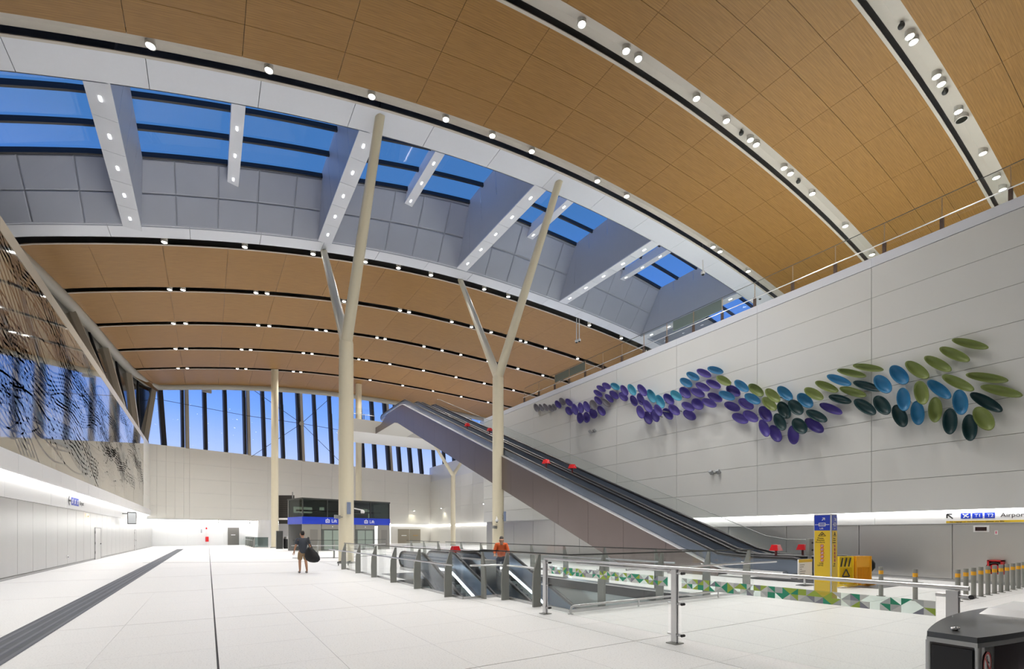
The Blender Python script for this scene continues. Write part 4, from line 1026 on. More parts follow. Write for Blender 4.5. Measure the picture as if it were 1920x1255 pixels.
m = MB(); m.box(XR - .25, XR, q.y, q.y + .05, q.z, p.z); m.box(XR - .25, XR, p.y - .05, p.y, q.z, p.z); m.box(XR - .25, XR, q.y, p.y, p.z - .04, p.z); m.box(XR - .03, XR, q.y, p.y, q.z, p.z); m.build('cabinet', RED, hr)
for dx in (.04, .11, .18): MB().tube([(XR - dx - .03, yc_ + (.22 - .02) * math.cos(a * PI / 10), z_c + (hh - .09) * math.sin(a * PI / 10)) for a in range(20)], .03, 6, closed=True).build('hose_coil', mat('hose_dark', (.03, .02, .02), .5), hr)
MB().cyl((XR - .28, yc_, z_c), (XR, yc_, z_c), .10, n=14).build('reel_hub', RED, hr)
for (x, y, lb) in ((1343, 887, 'pair of small floodlights on the white wall above the light band'), (1113, 810, 'pair of small floodlights on the white wall under the purple petals')):
    p = on_r(x, y, XR - .3); t = thing('wall_floodlight', p, lb, 'floodlight')
    MB().box(p.x - .03, p.x + .01, p.y - .28, p.y + .28, p.z - .03, p.z + .03).build('mount_bar', POSTM, t)
    for s_ in (-.2, .2): MB().bar(p + Vector((-.04, s_, -.05)), p + Vector((-.22, s_, .10)), .16, .12).build('lamp_head', mat('lamp_grey', (.4, .42, .44), .4), t)
# glass balustrade on the coping: posts
gb = thing('coping_balustrade', (XR + .1, -2, ZU), 'glass balustrade with bronze posts along the top of the white wall', 'balustrade')
PY = []
for x in (1895, 1766, 1658, 1566, 1486, 1415, 1354, 1300, 1250, 1207, 1166, 1130, 1097, 1067, 1040):
    PY.append(onX(x, 600, XR + .1).y)
PY += [PY[-1] + 2.1 * k for k in range(1, 3)]
PY = [PY[0] - 2.2] + PY
for i, y in enumerate(PY):
    MB().box(XR + .05, XR + .16, y - .05, y + .05, ZU - .05, ZU + .62).build('post', mat('bronze_post', (.11, .075, .06), .45, metal=.4), gb)
    MB().box(XR + .10, XR + .13, y - .012, y + .012, ZU + .6, ZU + 1.32).build('pane_clip', mat('clip', (.35, .25, .16), .5), gb)
    if i: MB().box(XR + .145, XR + .157, PY[i - 1] + .02, y - .02, ZU + .04, ZU + 1.38).build('pane', GL, gb)
MB().tube([(XR + .0, PY[0], ZU + .55), (XR + .0, PY[-1], ZU + .55)], .022, 8).build('handrail', STEEL, gb)
MB().bar((XR + .15, PY[0], ZU + 1.38), (XR + .15, PY[-1], ZU + 1.38), .02, .02).build('top_edge', DARK, gb)
for (x0, x1, lb) in ((1040, 1097, 'frosted sign panel hung on the coping balustrade'), (1262, 1353, 'long frosted sign panel hung on the coping balustrade')):
    a, b = onX(x0, 600, XR + .17).y, onX(x1, 600, XR + .17).y
    tag(MB().box(XR + .165, XR + .19, b, a, ZU + .75, ZU + 1.32).build('frosted_sign', mat('frost', (.16, .20, .19), .4)), lb, 'sign')

# ================================================================== WALL SCULPTURE
R1 = [(150,627,50,25,70,'gp'),(205,625,45,18,65,'gp'),(258,622,48,22,60,'gp'),(315,632,45,24,60,'gp'),(350,620,40,20,70,'gp'),(393,590,50,28,60,'pu'),(443,557,48,28,55,'dg'),(517,567,52,30,50,'pu'),(515,662,52,34,60,'in'),(583,645,66,30,75,'pu'),(648,628,62,30,80,'pu'),(640,740,64,34,88,'in'),(715,615,66,32,70,'pu'),(713,735,62,34,85,'in'),(790,595,60,38,65,'dg'),(787,690,60,40,70,'in'),(843,545,56,30,50,'in'),(880,662,62,36,58,'in'),(933,572,60,28,45,'dg'),(842,465,58,28,35,'in'),(878,412,58,28,30,'pu'),(938,382,54,32,30,'pu'),(968,520,62,28,45,'in'),(1023,482,64,34,40,'in'),(1035,388,58,34,30,'cy'),(1127,503,62,38,45,'in'),(1137,432,68,34,60,'pu'),(1222,425,72,38,60,'cy'),(1243,548,66,36,65,'in'),(1320,530,72,36,70,'in'),(1337,430,78,40,55,'pu'),(1317,675,76,40,72,'in'),(1398,610,80,42,60,'in'),(1440,495,82,42,65,'cy'),(1400,740,76,44,68,'in'),(1480,715,78,42,65,'in'),(1538,558,82,44,65,'cy'),(1517,655,72,40,65,'in'),(1625,695,76,46,50,'in'),(1635,530,76,46,48,'pu'),(1697,650,78,46,42,'in'),(1718,490,76,46,40,'cy')]
R2 = [(485,325,92,40,15,'bl'),(357,358,88,40,24,'pu'),(233,392,80,40,27,'bl'),(157,463,78,44,30,'bl'),(145,577,78,50,45,'in'),(287,578,86,44,25,'in'),(342,512,86,42,25,'in'),(463,482,90,42,25,'in'),(578,442,92,46,28,'gr'),(480,630,90,44,25,'in'),(415,692,88,44,25,'in'),(283,705,76,56,42,'in'),(178,732,80,44,28,'in'),(195,828,80,50,32,'in'),(613,610,96,46,22,'te'),(685,558,90,54,32,'in'),(778,502,96,50,38,'bl'),(940,548,102,54,36,'lg'),(900,645,98,52,28,'te'),(828,703,96,54,30,'in'),(673,732,94,48,22,'in'),(762,866,98,52,24,'in'),(880,842,96,54,32,'in'),(1090,703,102,56,42,'gr'),(1127,608,104,56,42,'lg'),(1265,585,108,58,42,'bl'),(1045,815,100,64,55,'in'),(1253,772,106,66,60,'dt'),(1385,742,104,68,45,'dt'),(1490,665,108,66,40,'bl'),(1588,590,120,56,28,'lg'),(1032,975,104,54,68,'in'),(1208,905,106,62,62,'dt'),(1157,1035,104,62,62,'in'),(1358,1050,108,64,85,'in'),(1428,950,104,74,48,'dt'),(1620,838,130,56,25,'dt'),(1593,945,124,62,34,'in'),(1780,757,138,48,22,'in'),(1733,510,140,48,22,'lg')]
R3 = [(360,370,156,36,8,'lg'),(195,425,150,36,12,'lg'),(70,495,130,44,20,'bl'),(350,555,146,42,16,'dt'),(208,612,140,42,16,'gr'),(80,685,118,42,14,'dt'),(505,535,110,72,45,'bl'),(668,442,118,74,44,'bl'),(848,393,140,62,33,'lg'),(1055,332,152,54,26,'lg'),(1222,238,164,54,22,'lg'),(1377,132,188,44,12,'lg'),(328,762,128,58,32,'dt'),(498,745,112,72,50,'dt'),(712,687,118,70,85,'bd'),(890,620,122,74,78,'ol'),(1068,587,144,60,36,'bl'),(1255,522,176,54,24,'gr'),(1545,470,216,46,8,'lg'),(675,852,120,70,65,'dt'),(852,822,122,70,85,'bd'),(1028,790,128,72,92,'ol'),(1278,715,128,80,83,'bd'),(1538,715,184,60,28,'dt'),(1690,603,216,50,12,'gr'),(1175,905,132,76,92,'dt'),(1372,968,134,78,88,'dt'),(1512,878,138,90,50,'ol')]
PCOL = {'gp': ((.20,.19,.22), 'slate grey'), 'in': ((.085,.06,.33), 'indigo'), 'cy': ((.06,.36,.52), 'cyan'), 'bl': ((.035,.22,.44), 'blue'), 'dt': ((.012,.050,.058), 'blackish teal'), 'gr': ((.23,.29,.085), 'green')}
SAME = {'dg': 'gp', 'pu': 'in', 'bd': 'bl', 'te': 'bl', 'lg': 'gr', 'ol': 'gr'}
def petal(cx, cy, a, b, ang, code, lab, XP):
    an = math.radians(ang)
    col, nm = PCOL[code]; tip = .04
    ms0 = (onX(cx + b * math.sin(an), cy - b * math.cos(an), XP) - onX(cx - b * math.sin(an), cy + b * math.cos(an), XP)).length / 2
    ma0 = (onX(cx + a * math.cos(an), cy + a * math.sin(an), XP) - onX(cx - a * math.cos(an), cy - a * math.sin(an), XP))
    D = .50 * ms0 + .07; XP = XP - D - .02
    c = onX(cx, cy, XP)
    def rim(u, v):                              # ray through the outline point, cut with the tipped plane of the dish
        x_, y_ = cx + a * u * math.cos(an) - b * v * math.sin(an), cy + a * u * math.sin(an) + b * v * math.cos(an)
        vx, vy, vz = ray(x_, y_); d_ = (XP - tip * (H - c.z)) / (vx + tip * vz)
        return Vector((vx * d_, vy * d_, H + vz * d_))
    t = thing('sculpture_petal', c, lab, 'petal', nm + ' petals of the wall sculpture')
    nrm = Vector((1, 0, tip)).normalized()
    n, R = 24, 6; vs = [c + nrm * D]; fs = []
    for r in range(1, R + 1):
        q = r / R
        for k in range(n):
            al = 2 * PI * k / n; vs.append(c.lerp(rim(math.cos(al), math.sin(al)), q) + nrm * (D * (1 - q ** 3.2)))
    for k in range(n): fs.append((0, 1 + (k + 1) % n, 1 + k))
    for r in range(R - 1):
        for k in range(n): a0 = 1 + r * n; fs.append((a0 + k, a0 + (k + 1) % n, a0 + n + (k + 1) % n, a0 + n + k))
    N = len(vs); vs += [v + nrm * .018 for v in vs]; fs += [tuple(reversed([i + N for i in f])) for f in fs]
    e0 = 1 + (R - 1) * n
    for k in range(n): fs.append((e0 + k, e0 + (k + 1) % n, N + e0 + (k + 1) % n, N + e0 + k))
    MB().add(vs, fs, True).build('dish', mat('petal_' + code, col, .45), t)
    st = c + nrm * (D + .03); MB().cyl(st, (XR - .30, st.y, st.z), .03, n=8).build('stem', POSTM, t)
PET = []
for L_, (ox, oy, sc) in ((R1, (980, 660, .16736)), (R2, (1260, 640, .16736)), (R3, (1560, 620, .18809))):
    PET += [(ox + cx * sc, oy + cy * sc, a * sc, b * sc, ang, SAME.get(code, code)) for (cx, cy, a, b, ang, code) in L_]
def nearest(i, up):
    best = None
    for j, q in enumerate(PET):
        dx, dy = q[0] - PET[i][0], q[1] - PET[i][1]
        if j != i and (dy < -4 if up else dy > 4) and abs(dx) < 14 + PET[i][2] and abs(dy) < 60:
            d_ = math.hypot(dx, dy)
            if best is None or d_ < best[0]: best = (d_, PCOL[q[5]][1])
    return best[1] if best else None
def touch(p, q):                                 # do two outlines overlap (with a little air)?
    for (u, v) in ((p, q), (q, p)):
        an = math.radians(u[4]); bn = math.radians(v[4])
        for k in range(24):
            for f in (1.06, .6, .2):
                al = 2 * PI * k / 24; x_ = u[0] + f * (u[2] * math.cos(al) * math.cos(an) - u[3] * math.sin(al) * math.sin(an)) - v[0]; y_ = u[1] + f * (u[2] * math.cos(al) * math.sin(an) + u[3] * math.sin(al) * math.cos(an)) - v[1]
                if ((x_ * math.cos(bn) + y_ * math.sin(bn)) / v[2]) ** 2 + ((-x_ * math.sin(bn) + y_ * math.cos(bn)) / v[3]) ** 2 < 1.06: return True
    return False
LAY = {}
for i in sorted(range(len(PET)), key=lambda i: -PET[i][1]):          # lowest petals lie nearest the wall, upper ones pass in front
    used = {LAY[j] for j in LAY if math.hypot(PET[i][0] - PET[j][0], PET[i][1] - PET[j][1]) < 90 and touch(PET[i], PET[j])}
    LAY[i] = min(k for k in range(9) if k not in used)
for i, q in enumerate(PET):
    size = 'small' if q[2] < 11 else ('large' if q[2] > 21 else 'medium')
    pose = 'level' if q[4] < 18 else 'slanting' if q[4] < 38 else 'steep' if q[4] < 64 else 'upright'
    ua, ub = nearest(i, True), nearest(i, False)
    lab = size + ' ' + pose + ' ' + PCOL[q[5]][1] + ' wall petal, ' + (ua + ' petal above' if ua else 'open wall above') + ', ' + (ub + ' petal below' if ub else 'open wall below')
    petal(*q, lab, XR - .30 - .06 - .36 * LAY[i])

# ================================================================== LIFTS
lr = math.atan(.28)
lf = thing('lift_enclosure', (7.6, 49.6, 0), 'glazed lift enclosure with a blue band lettered Lift twice', 'lift', rz=lr); lf['_local'] = 1
LW, LD = 9.66, 3.2
FRAME = mat('lift_frame', (.05, .055, .05), .4, metal=.4); STONE = mat('lift_stone', (.26, .25, .22), .45)
def LB(nm, mt, par, *a): 
    o = MB().box(*a).build(nm, mt, par, local=True); return o
LB('rear_wall', mat('shaft_concrete', (.30, .30, .29), .6), lf, 0, LW, LD - .1, LD, 0, 5.1); LB('roof', FRAME, lf, -.05, LW + .05, -.05, LD + .05, 5.0, 5.14); LB('floor_plate', DARK, lf, .1, LW - .1, .1, LD - .1, 2.55, 2.62)
for x in (0, 2.45, 4.85, 7.25, LW - .1): LB('mullion', FRAME, lf, x, x + .1, -.02, .1, 3.3, 5.0)
for k, (a, b) in enumerate(((.1, 2.45), (2.55, 4.85), (4.95, 7.25), (7.35, 9.56))): LB('glass_pane', GLD, lf, a, b, .02, .035, 3.32, 5.0)
LB('glass_pane', GLD, lf, .01, .03, .1, LD - .1, 3.32, 5.0); LB('glass_pane', GLD, lf, LW - .03, LW - .01, .1, LD - .1, 3.32, 5.0)
bnd = LB('blue_band', BLUE, lf, -.03, LW + .03, -.05, .06, 2.62, 3.32); LB('blue_band', BLUE, lf, -.03, .0, .06, LD, 2.62, 3.32); bnd['_local'] = 1
for x in (2.35, 6.6):
    text('Lift', .46, INKW, bnd, (x + .55, -.056, 2.80), (1, 0, 0), (0, 0, 1))
    m = MB()
    for a, b in (((-.18, 0), (.18, 0)), ((-.18, .26), (.18, .26)), ((-.18, -.02), (-.18, .28)), ((.18, -.02), (.18, .28)), ((-.1, .13), (.1, .13)), ((0, .3), (0, .4))): strip2(m, a, b, .055, (x + .15, -.052, 2.80), (1, 0, 0), (0, 0, 1))
    m.build('lift_icon', INKW, bnd, local=True)
for a, b in ((0, 1.85), (4.2, 5.5), (8.25, LW)): LB('stone_panel', STONE, lf, a, b, -.02, .1, 0, 2.62)
for x0 in (1.9, 5.55):
    LB('door_surround', STONE, lf, x0, x0 + 2.25, -.02, .1, 2.15, 2.62)
    dr = LB('lift_door', mat('lift_door_frame', (.12, .13, .12), .4, metal=.5), lf, x0, x0 + 2.25, .0, .08, 0, 2.15)
    for s_ in (.25, 1.18): LB('door_glass', mat('lift_door_glass', (.30, .36, .31), .12, spec=.6), dr, x0 + s_, x0 + s_ + .84, -.012, .0, .12, 2.02)
    LB('indicator', INKW, lf, x0 + 1.1, x0 + 1.17, -.03, -.02, 2.34, 2.44)
for x0 in (.75, 8.6): LB('call_panel', mat('panel_line', (.20, .19, .17), .4), lf, x0, x0 + .75, -.03, -.015, .3, 2.1)
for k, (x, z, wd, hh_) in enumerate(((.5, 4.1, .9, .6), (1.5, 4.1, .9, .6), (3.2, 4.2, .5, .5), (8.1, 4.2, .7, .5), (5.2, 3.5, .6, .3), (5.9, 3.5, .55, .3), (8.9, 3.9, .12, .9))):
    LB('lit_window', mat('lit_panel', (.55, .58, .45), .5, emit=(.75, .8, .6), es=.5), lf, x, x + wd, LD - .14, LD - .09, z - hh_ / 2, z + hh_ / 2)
LB('machine_beam', DARK, lf, .2, LW - .2, 1.4, 1.8, 3.9, 4.05)
LB('machine_beam', OFFW, lf, 6.2, 7.2, 1.2, 1.35, 3.8, 3.9)

# ================================================================== FIXTURES ON COLUMNS
def col_fix(x0, x1, y0, y1, Xc, Yc, r, nm, mt, label, cat, dep=.12):
    pass
spk = mat('speaker_grey', (.22, .27, .40), .5)
def speaker(c, px, py0, py1, off, label):
    Xc, Yc = c.location.x, c.location.y; d = Xc * SI + Yc * CO
    z0, z1 = H + (HY - py1) / F * d, H + (HY - py0) / F * d
    p = Vector((Xc + off * CO - SI * .35, Yc - off * SI - CO * .35, z0))
    t = thing('column_speaker', p, label, 'speaker')
    MB().bar(p, p + Vector((0, 0, z1 - z0)), .17, .17, up=(SI, CO, 0)).build('body', spk, t)
    for z in (z0 + .2, z1 - .2): MB().bar(Vector((p.x, p.y, z)), Vector((Xc, Yc, z)), .04, .04).build('bracket', POSTM, t)
speaker(c1, 660, 943, 965, .27, 'slim blue-grey column speaker on the forked column by the lifts')
speaker(c2, 945, 960, 978, .48, 'slim blue-grey column speaker on the forked column behind the escalator')
def cam_dome(p, label, q):
    p = Vector(p); t = thing('dome_camera', p, label, 'camera'); MB().bar(p, q, .07, .07).build('arm', OFFW, t); MB().sphere(p - Vector((0, 0, .1)), .12).build('dome', OFFW, t); MB().sphere(p - Vector((0, 0, .16)), .09).build('lens', GLB, t)
cam_dome((7.55, 28.2, 3.05), 'white dome camera on a curved arm beside the forked column', (7.12, 28.4, 3.15))
cam_dome((16.75, 28.6, 2.7), 'white dome camera on the forked column behind the escalator', (16.92, 28.92, 2.85))
for (X, Y, z, lb) in ((6.15, 28.2, 2.55, 'pair of small grey floodlights on the forked column by the lifts'), (16.75, 28.9, 2.05, 'small grey box on the forked column behind the escalator')):
    t = thing('column_box', (X, Y, z), lb, 'fixture'); MB().box(X - .16, X - .02, Y - .1, Y + .1, z, z + .2).build('box', POSTM, t); MB().box(X + .02, X + .14, Y - .1, Y + .1, z - .02, z + .18).build('box', POSTM, t); MB().box(X - .1, X + .45, Y - .02, Y + .02, z + .06, z + .1).build('arm', POSTM, t)
# seat bench round the foot of the forked column
t = thing('floor_bracket', (6.2, 26.6, 0), 'dark low steel brackets on the floor at the foot of the forked column', 'bracket')
for k in range(3): MB().tube([(5.85 + .25 * k, 26.6, 0), (5.85 + .25 * k, 26.6, .2), (6.0 + .25 * k, 26.7, .22)], .025, 6).build('hoop', DARK, t)
MB().bar((5.8, 26.6, .18), (6.5, 26.75, .18), .05, .04).build('bar', DARK, t)

# ================================================================== LEFT WALL FIXTURES
def on_l(x, y): return onX(x, y, XL)
p0 = on_l(128, 945); sgl = thing('wayfinding_sign', (XL, p0.y, 3.1), 'wayfinding arrow with three blue squares on the left light band', 'sign')
RL, UL = (0, 1, 0), (0, 0, 1)
def yl(px): return onX(px, 945, XL).y
MB().box(XL - .014, XL - .006, yl(126), yl(165), 3.06, 3.86).build('panel', OFFW, sgl)
arrow(MB(), (XL, yl(130.5), 3.45), RL, UL, .28, PI).build('arrow', INKB, sgl)
for (a, b) in ((134, 138), (139, 143), (143.7, 147.5)):
    bo = MB().box(XL - .006, XL + .004, yl(a), yl(b), 3.24, 3.66).build('blue_square', BLUE, sgl)
    m = MB(); strip2(m, (-.12, -.12), (.12, .12), .07, (XL + .004, (yl(a) + yl(b)) / 2, 3.45), RL, UL); strip2(m, (-.1, .1), (.08, -.1), .06, (XL + .004, (yl(a) + yl(b)) / 2, 3.45), RL, UL); m.build('icon', INKW, bo)
text('Airport', .34, INKB, sgl, (XL + .004, yl(149.5), 3.33), RL, UL)
a = on_l(229, 983); pid = thing('information_screen', (XL + .7, a.y, a.z), 'dark boxed information screen bracketed off the left wall', 'screen')
z1 = on_l(229, 960).z
MB().box(XL + .35, XL + .95, a.y, a.y + .35, a.z, z1).build('case', mat('screen_case', (.02, .022, .025), .35), pid)
MB().box(XL + .40, XL + .93, a.y - .012, a.y, a.z + .06, z1 - .08).build('screen', mat('screen_face', (.55, .58, .60), .15), pid)
MB().bar((XL - .02, a.y + .17, z1 - .15), (XL + .4, a.y + .17, z1 - .15), .08, .08).build('bracket', DARK, pid)
for (x, y, lb) in ((163, 967, 'small glowing orange exit light on the silver wall'), (262, 980, 'distant small orange light on the silver wall')):
    p = on_l(x, y); t = thing('orange_light', p, lb, 'light'); MB().box(XL - .01, XL + .05, p.y - .22, p.y + .22, p.z - .1, p.z + .1).build('case', emis('orange_glow', (1, .45, .08), 2.5), t); MB().box(XL + .045, XL + .055, p.y - .18, p.y + .18, p.z - .08, p.z - .02).build('legend', INKB, t)
for (x0, x1, n) in ((178, 189, 1), (252, 257, 2)):
    ya, yb = on_l(x0, 1030).y, on_l(x1, 1030).y
    if n == 2: yb = ya + 1.2
    d_ = struct('door_%d' % n, MB().box(XL - .02, XL + .012, ya, yb, .03, 2.05), PALESTEEL)
    for y in (ya, yb): MB().box(XL - .01, XL + .02, y - .03, y + .03, .02, 2.1).build('door_frame', mat('frame_grey', (.22, .22, .23), .4), d_)
    MB().box(XL - .01, XL + .02, ya, yb, 2.05, 2.1).build('door_frame', mat('frame_grey'), d_); MB().box(XL + .012, XL + .05, yb - .25, yb - .12, .98, 1.05).build('door_handle', DARK, d_)
    for z in (.4, 1.0, 1.7): MB().box(XL + .01, XL + .03, ya - .05, ya + .02, z, z + .16).build('hinge', DARK, d_)
p = on_l(126, 1047); t = thing('wall_socket', p, 'small white socket low on the silver wall', 'socket'); MB().box(XL, XL + .03, p.y - .08, p.y + .08, p.z, p.z + .16).build('plate', INKW, t); MB().box(XL + .03, XL + .05, p.y - .03, p.y + .03, p.z + .03, p.z + .08).build('plug', BLACK, t)

# ================================================================== BACK AREA FIXTURES
def rec(X, off, z): return bp(X, RB + .06 + off, z)
def on_rec(px, py):                             # point on the recessed lower back wall
    v = ray(px, py); o = bp(0, RB + .06, 0); k = o.dot(BN) / (v[0] * BN.x + v[1] * BN.y); return Vector((v[0] * k, v[1] * k, H + v[2] * k))
def slab_on_rec(nm, mt, par, x0, x1, z0, z1, dep=.06):
    a, b = on_rec(x0, 1000), on_rec(x1, 1000); a.z = b.z = 0
    return MB().prism([a + Vector((0, 0, z0)), b + Vector((0, 0, z0)), b + Vector((0, 0, z1)), a + Vector((0, 0, z1))], BN * dep).build(nm, mt, par)
DOORG = mat('door_grey', (.20, .19, .175), .35, metal=.5)
d3 = struct('door_3', None); slab_on_rec('door_leaf', DOORG, d3, 427, 448, 0, 2.6); slab_on_rec('door_sign', INKW, d3, 433, 441, 1.45, 1.55, .08)
d4 = struct('door_4', None)
def door_panel(nm, par, x0, x1): 
    a, b = onz(x0, 1030.5, 0), onz(x1, 1031.5, 0)
    return a, b
for k, (x0, x1, lbx) in enumerate(((746, 767, 1), (768, 788, 1))):
    v0, v1 = on_back(x0, 1010), on_back(x1, 1010); v0.z = v1.z = 0
    MB().prism([v0, v1, v1 + Vector((0, 0, 2.5)), v0 + Vector((0, 0, 2.5))], BN * .06).build('door_leaf', mat('door_taupe', (.33, .30, .24), .4), d4)
    c0 = v0.lerp(v1, .3) + Vector((0, 0, 1.3)); c1_ = v0.lerp(v1, .75) + Vector((0, 0, 1.3)); MB().prism([c0, c1_, c1_ + Vector((0, 0, .14)), c0 + Vector((0, 0, .14))], BN * .08).build('door_sign', INKW if k == 0 else mat('gold', (.5, .3, .1), .4), d4)
wq = [on_back(733, 1000), on_back(812, 1000)]
for v in wq: v.z = 0
wb2 = struct('wall_rear'); MB().prism([wq[0], wq[1] + BD * 1.5, wq[1] + BD * 1.5 + Vector((0, 0, ZB0)), wq[0] + Vector((0, 0, ZB0))], -BN * .1).build('cream_panel', CREAMW, wb2)
MB().bar(wq[0] + Vector((0, 0, 3.15)) + BN * .08, wq[1] + BD * 1.2 + Vector((0, 0, 3.15)) + BN * .08, .08, .06).build('cove_light', COVEM, wb2)
# fire cabinet
a = on_rec(385, 1000); t = thing('fire_cabinet', Vector((a.x, a.y, 0)) + BN * .05, 'red fire cabinet with a small sign above on the back wall', 'fire cabinet')
slab_on_rec('cabinet', RED, t, 385.2, 390.3, .55, 1.25, .25); slab_on_rec('wall_sign', INKW, t, 384.8, 389.5, 2.2, 2.7, .03); slab_on_rec('sign_print', RED, t, 385.3, 388.5, 2.3, 2.6, .04)
a = on_rec(376, 1000); t = thing('route_map', Vector((a.x, a.y, 1.6)), 'small framed map on the white back wall', 'map'); slab_on_rec('frame', INKW, t, 373, 380, 1.7, 2.45, .05); slab_on_rec('print', mat('map_grey', (.35, .36, .38), .5), t, 376, 379, 1.8, 2.35, .06)
# bench with backrests
bq = onz(307, 1024, 0)
for k in range(3):
    q = bq + BD * (.62 * k)
    t = thing('waiting_seat', q, 'pale metal waiting seat by the left end of the back wall', 'seat', 'waiting seats'); 
    MB().box(q.x - .27, q.x + .27, q.y - .25, q.y + .25, .42, .47).build('seat', OFFW, t); MB().bar(q + Vector((0, .25, .47)), q + Vector((0, .36, .9)), .52, .04, up=(0, 1, 0)).build('backrest', mat('seat_grey', (.45, .45, .46), .4), t)
    MB().bar(q, q + Vector((0, 0, .42)), .08, .08).build('leg', STEEL, t); MB().box(q.x - .2, q.x + .2, q.y - .2, q.y + .2, 0, .03).build('foot', STEEL, t)
# dark kiosk / shutter beside the lifts
ka, kb = onz(523, 1027, 0), onz(552, 1027, 0)
ks_ = thing('service_shutter', ka, 'dark recessed shutter bay over a grey panel between column and lifts', 'shutter')
dkk = (kb - ka)
MB().prism([ka, kb, kb + Vector((0, 0, 2.9)), ka + Vector((0, 0, 2.9))], BN * -.1).build('grey_panel', mat('kiosk_grey', (.34, .34, .35), .4), ks_)
MB().prism([ka + Vector((0, 0, 2.9)), kb + Vector((0, 0, 2.9)), kb + Vector((0, 0, 6.4)), ka + Vector((0, 0, 6.4))], BN * -.1).build('shutter', mat('shutter_dark', (.03, .027, .024), .6), ks_)
for k in range(9): z = 4.0 + .26 * k; MB().bar(ka + Vector((0, 0, z)) + BN * .02, kb + Vector((0, 0, z)) + BN * .02, .05, .04).build('slat', mat('shutter_slat', (.05, .045, .04), .5), ks_)
MB().bar(ka + Vector((0, 0, 3.5)) + BN * .05, kb + Vector((0, 0, 3.5)) + BN * .05, .1, .22).build('white_beam', INKW, ks_); MB().bar(kb - dkk * .12, kb - dkk * .12 + Vector((0, 0, 6.8)), .12, .12).build('post', STEEL, ks_)
q = onz(529, 1029.5, 0); t = thing('waste_bin', q, 'small black and steel waste bin beside the straight column', 'bin'); MB().cyl(q + BD * .6, q + BD * .6 + Vector((0, 0, 1.1)), .42, n=16).build('body', BLACK, t); MB().cyl(q + BD * .6 + Vector((0, 0, 1.1)), q + BD * .6 + Vector((0, 0, 1.35)), .44, .36, n=16).build('lid', STEEL, t); MB().box(q.x - .6, q.x + .05, q.y - .3, q.y + .3, 0, 2.0).build('cabinet', DARK, t)
for (x, y) in ((410, 976), (469, 978)):
    p = on_back(x, y) - BN * .1; t = thing('hanging_rod', p, 'thin dark rod hanging under the cream back wall', 'rod', 'rods under the back wall'); MB().cyl(p - Vector((0, 0, .35)), p + Vector((0, 0, .15)), .05, n=8).build('rod', BLACK, t)
# landing balustrade and its posts on the bridge
t = thing('landing_balustrade', (14.5, 58.9, 15.35), 'glass balustrade at the top landing beside the escalator head', 'balustrade')
for k, x in enumerate((14.5, 15.9, 17.15)):
    MB().box(x - .03, x + .03, 58.78, 58.88, 15.25, 16.1).build('post', DARK, t)
    if k: MB().box((14.5, 15.9)[k - 1] + .03, x - .03, 58.82, 58.84, 15.3, 16.75).build('pane', GL, t)
MB().tube([(14.5, 58.72, 16.0), (17.15, 58.72, 16.0)], .035, 8).build('handrail', STEEL, t)
for k in range(3): MB().box(14.47, 14.49, 58.95 + 2.3 * k, 61.2 + 2.3 * k, 15.3, 16.75).build('pane', GL, t)

# ================================================================== PEOPLE
def figure(name, joints, bones, loc, rz, label, parts, scale=1.0):
    t = thing(name, loc, label, 'person', rz=rz); t['_local'] = 1
    def skin(nm, js, bs, mt, root=0):
        idx = {k: i for i, k in enumerate(js)}
        me = bpy.data.meshes.new(nm); me.from_pydata([Vector(js[k][0]) * scale for k in js], [(idx[a], idx[b]) for a, b in bs], [])
        o = bpy.data.objects.new(nm, me); COL.objects.link(o); o.parent = t
        sk = o.modifiers.new('skin', 'SKIN'); sk.use_smooth_shade = True
        for i, k in enumerate(js):
            r = js[k][1]; r = (r, r) if not isinstance(r, tuple) else r
            me.skin_vertices[0].data[i].radius = (r[0] * scale, r[1] * scale)
        me.skin_vertices[0].data[root].use_root = True
        sb = o.modifiers.new('sub', 'SUBSURF'); sb.levels = 2; sb.render_levels = 2
        me.materials.append(mt); return o
    for (nm, js, bs, mt) in parts: skin(nm, js, bs, mt)
    return t
SKIN = mat('skin', (.45, .24, .15), .5); HAIR = mat('hair_dark', (.012, .010, .010), .6)
def hand(js, bs, wrist, side, p, d):
    """palm with five fingers, d = direction the hand points"""
    p = Vector(p); d = Vector(d).normalized(); s = Vector((0, 1, 0)); 
    js['palm' + side] = (p + d * .06, (.036, .018)); bs.append((wrist, 'palm' + side))
    for k in range(4):
        o = s * (.026 * (k - 1.5)); L = (.075, .085, .08, .062)[k]
        a, b = 'f%d%s' % (k, side), 'g%d%s' % (k, side)
        js[a] = (p + d * .12 + o, .0095); js[b] = (p + d * (.12 + L) + o * 1.05 + Vector((.022, 0, 0)), .008); bs.append(('palm' + side, a)); bs.append((a, b))
    js['t0' + side] = (p + d * .07 + Vector((.045, 0, 0)), .011); js['t1' + side] = (p + d * .12 + Vector((.058, 0, 0)), .009); bs.append(('palm' + side, 't0' + side)); bs.append(('t0' + side, 't1' + side))
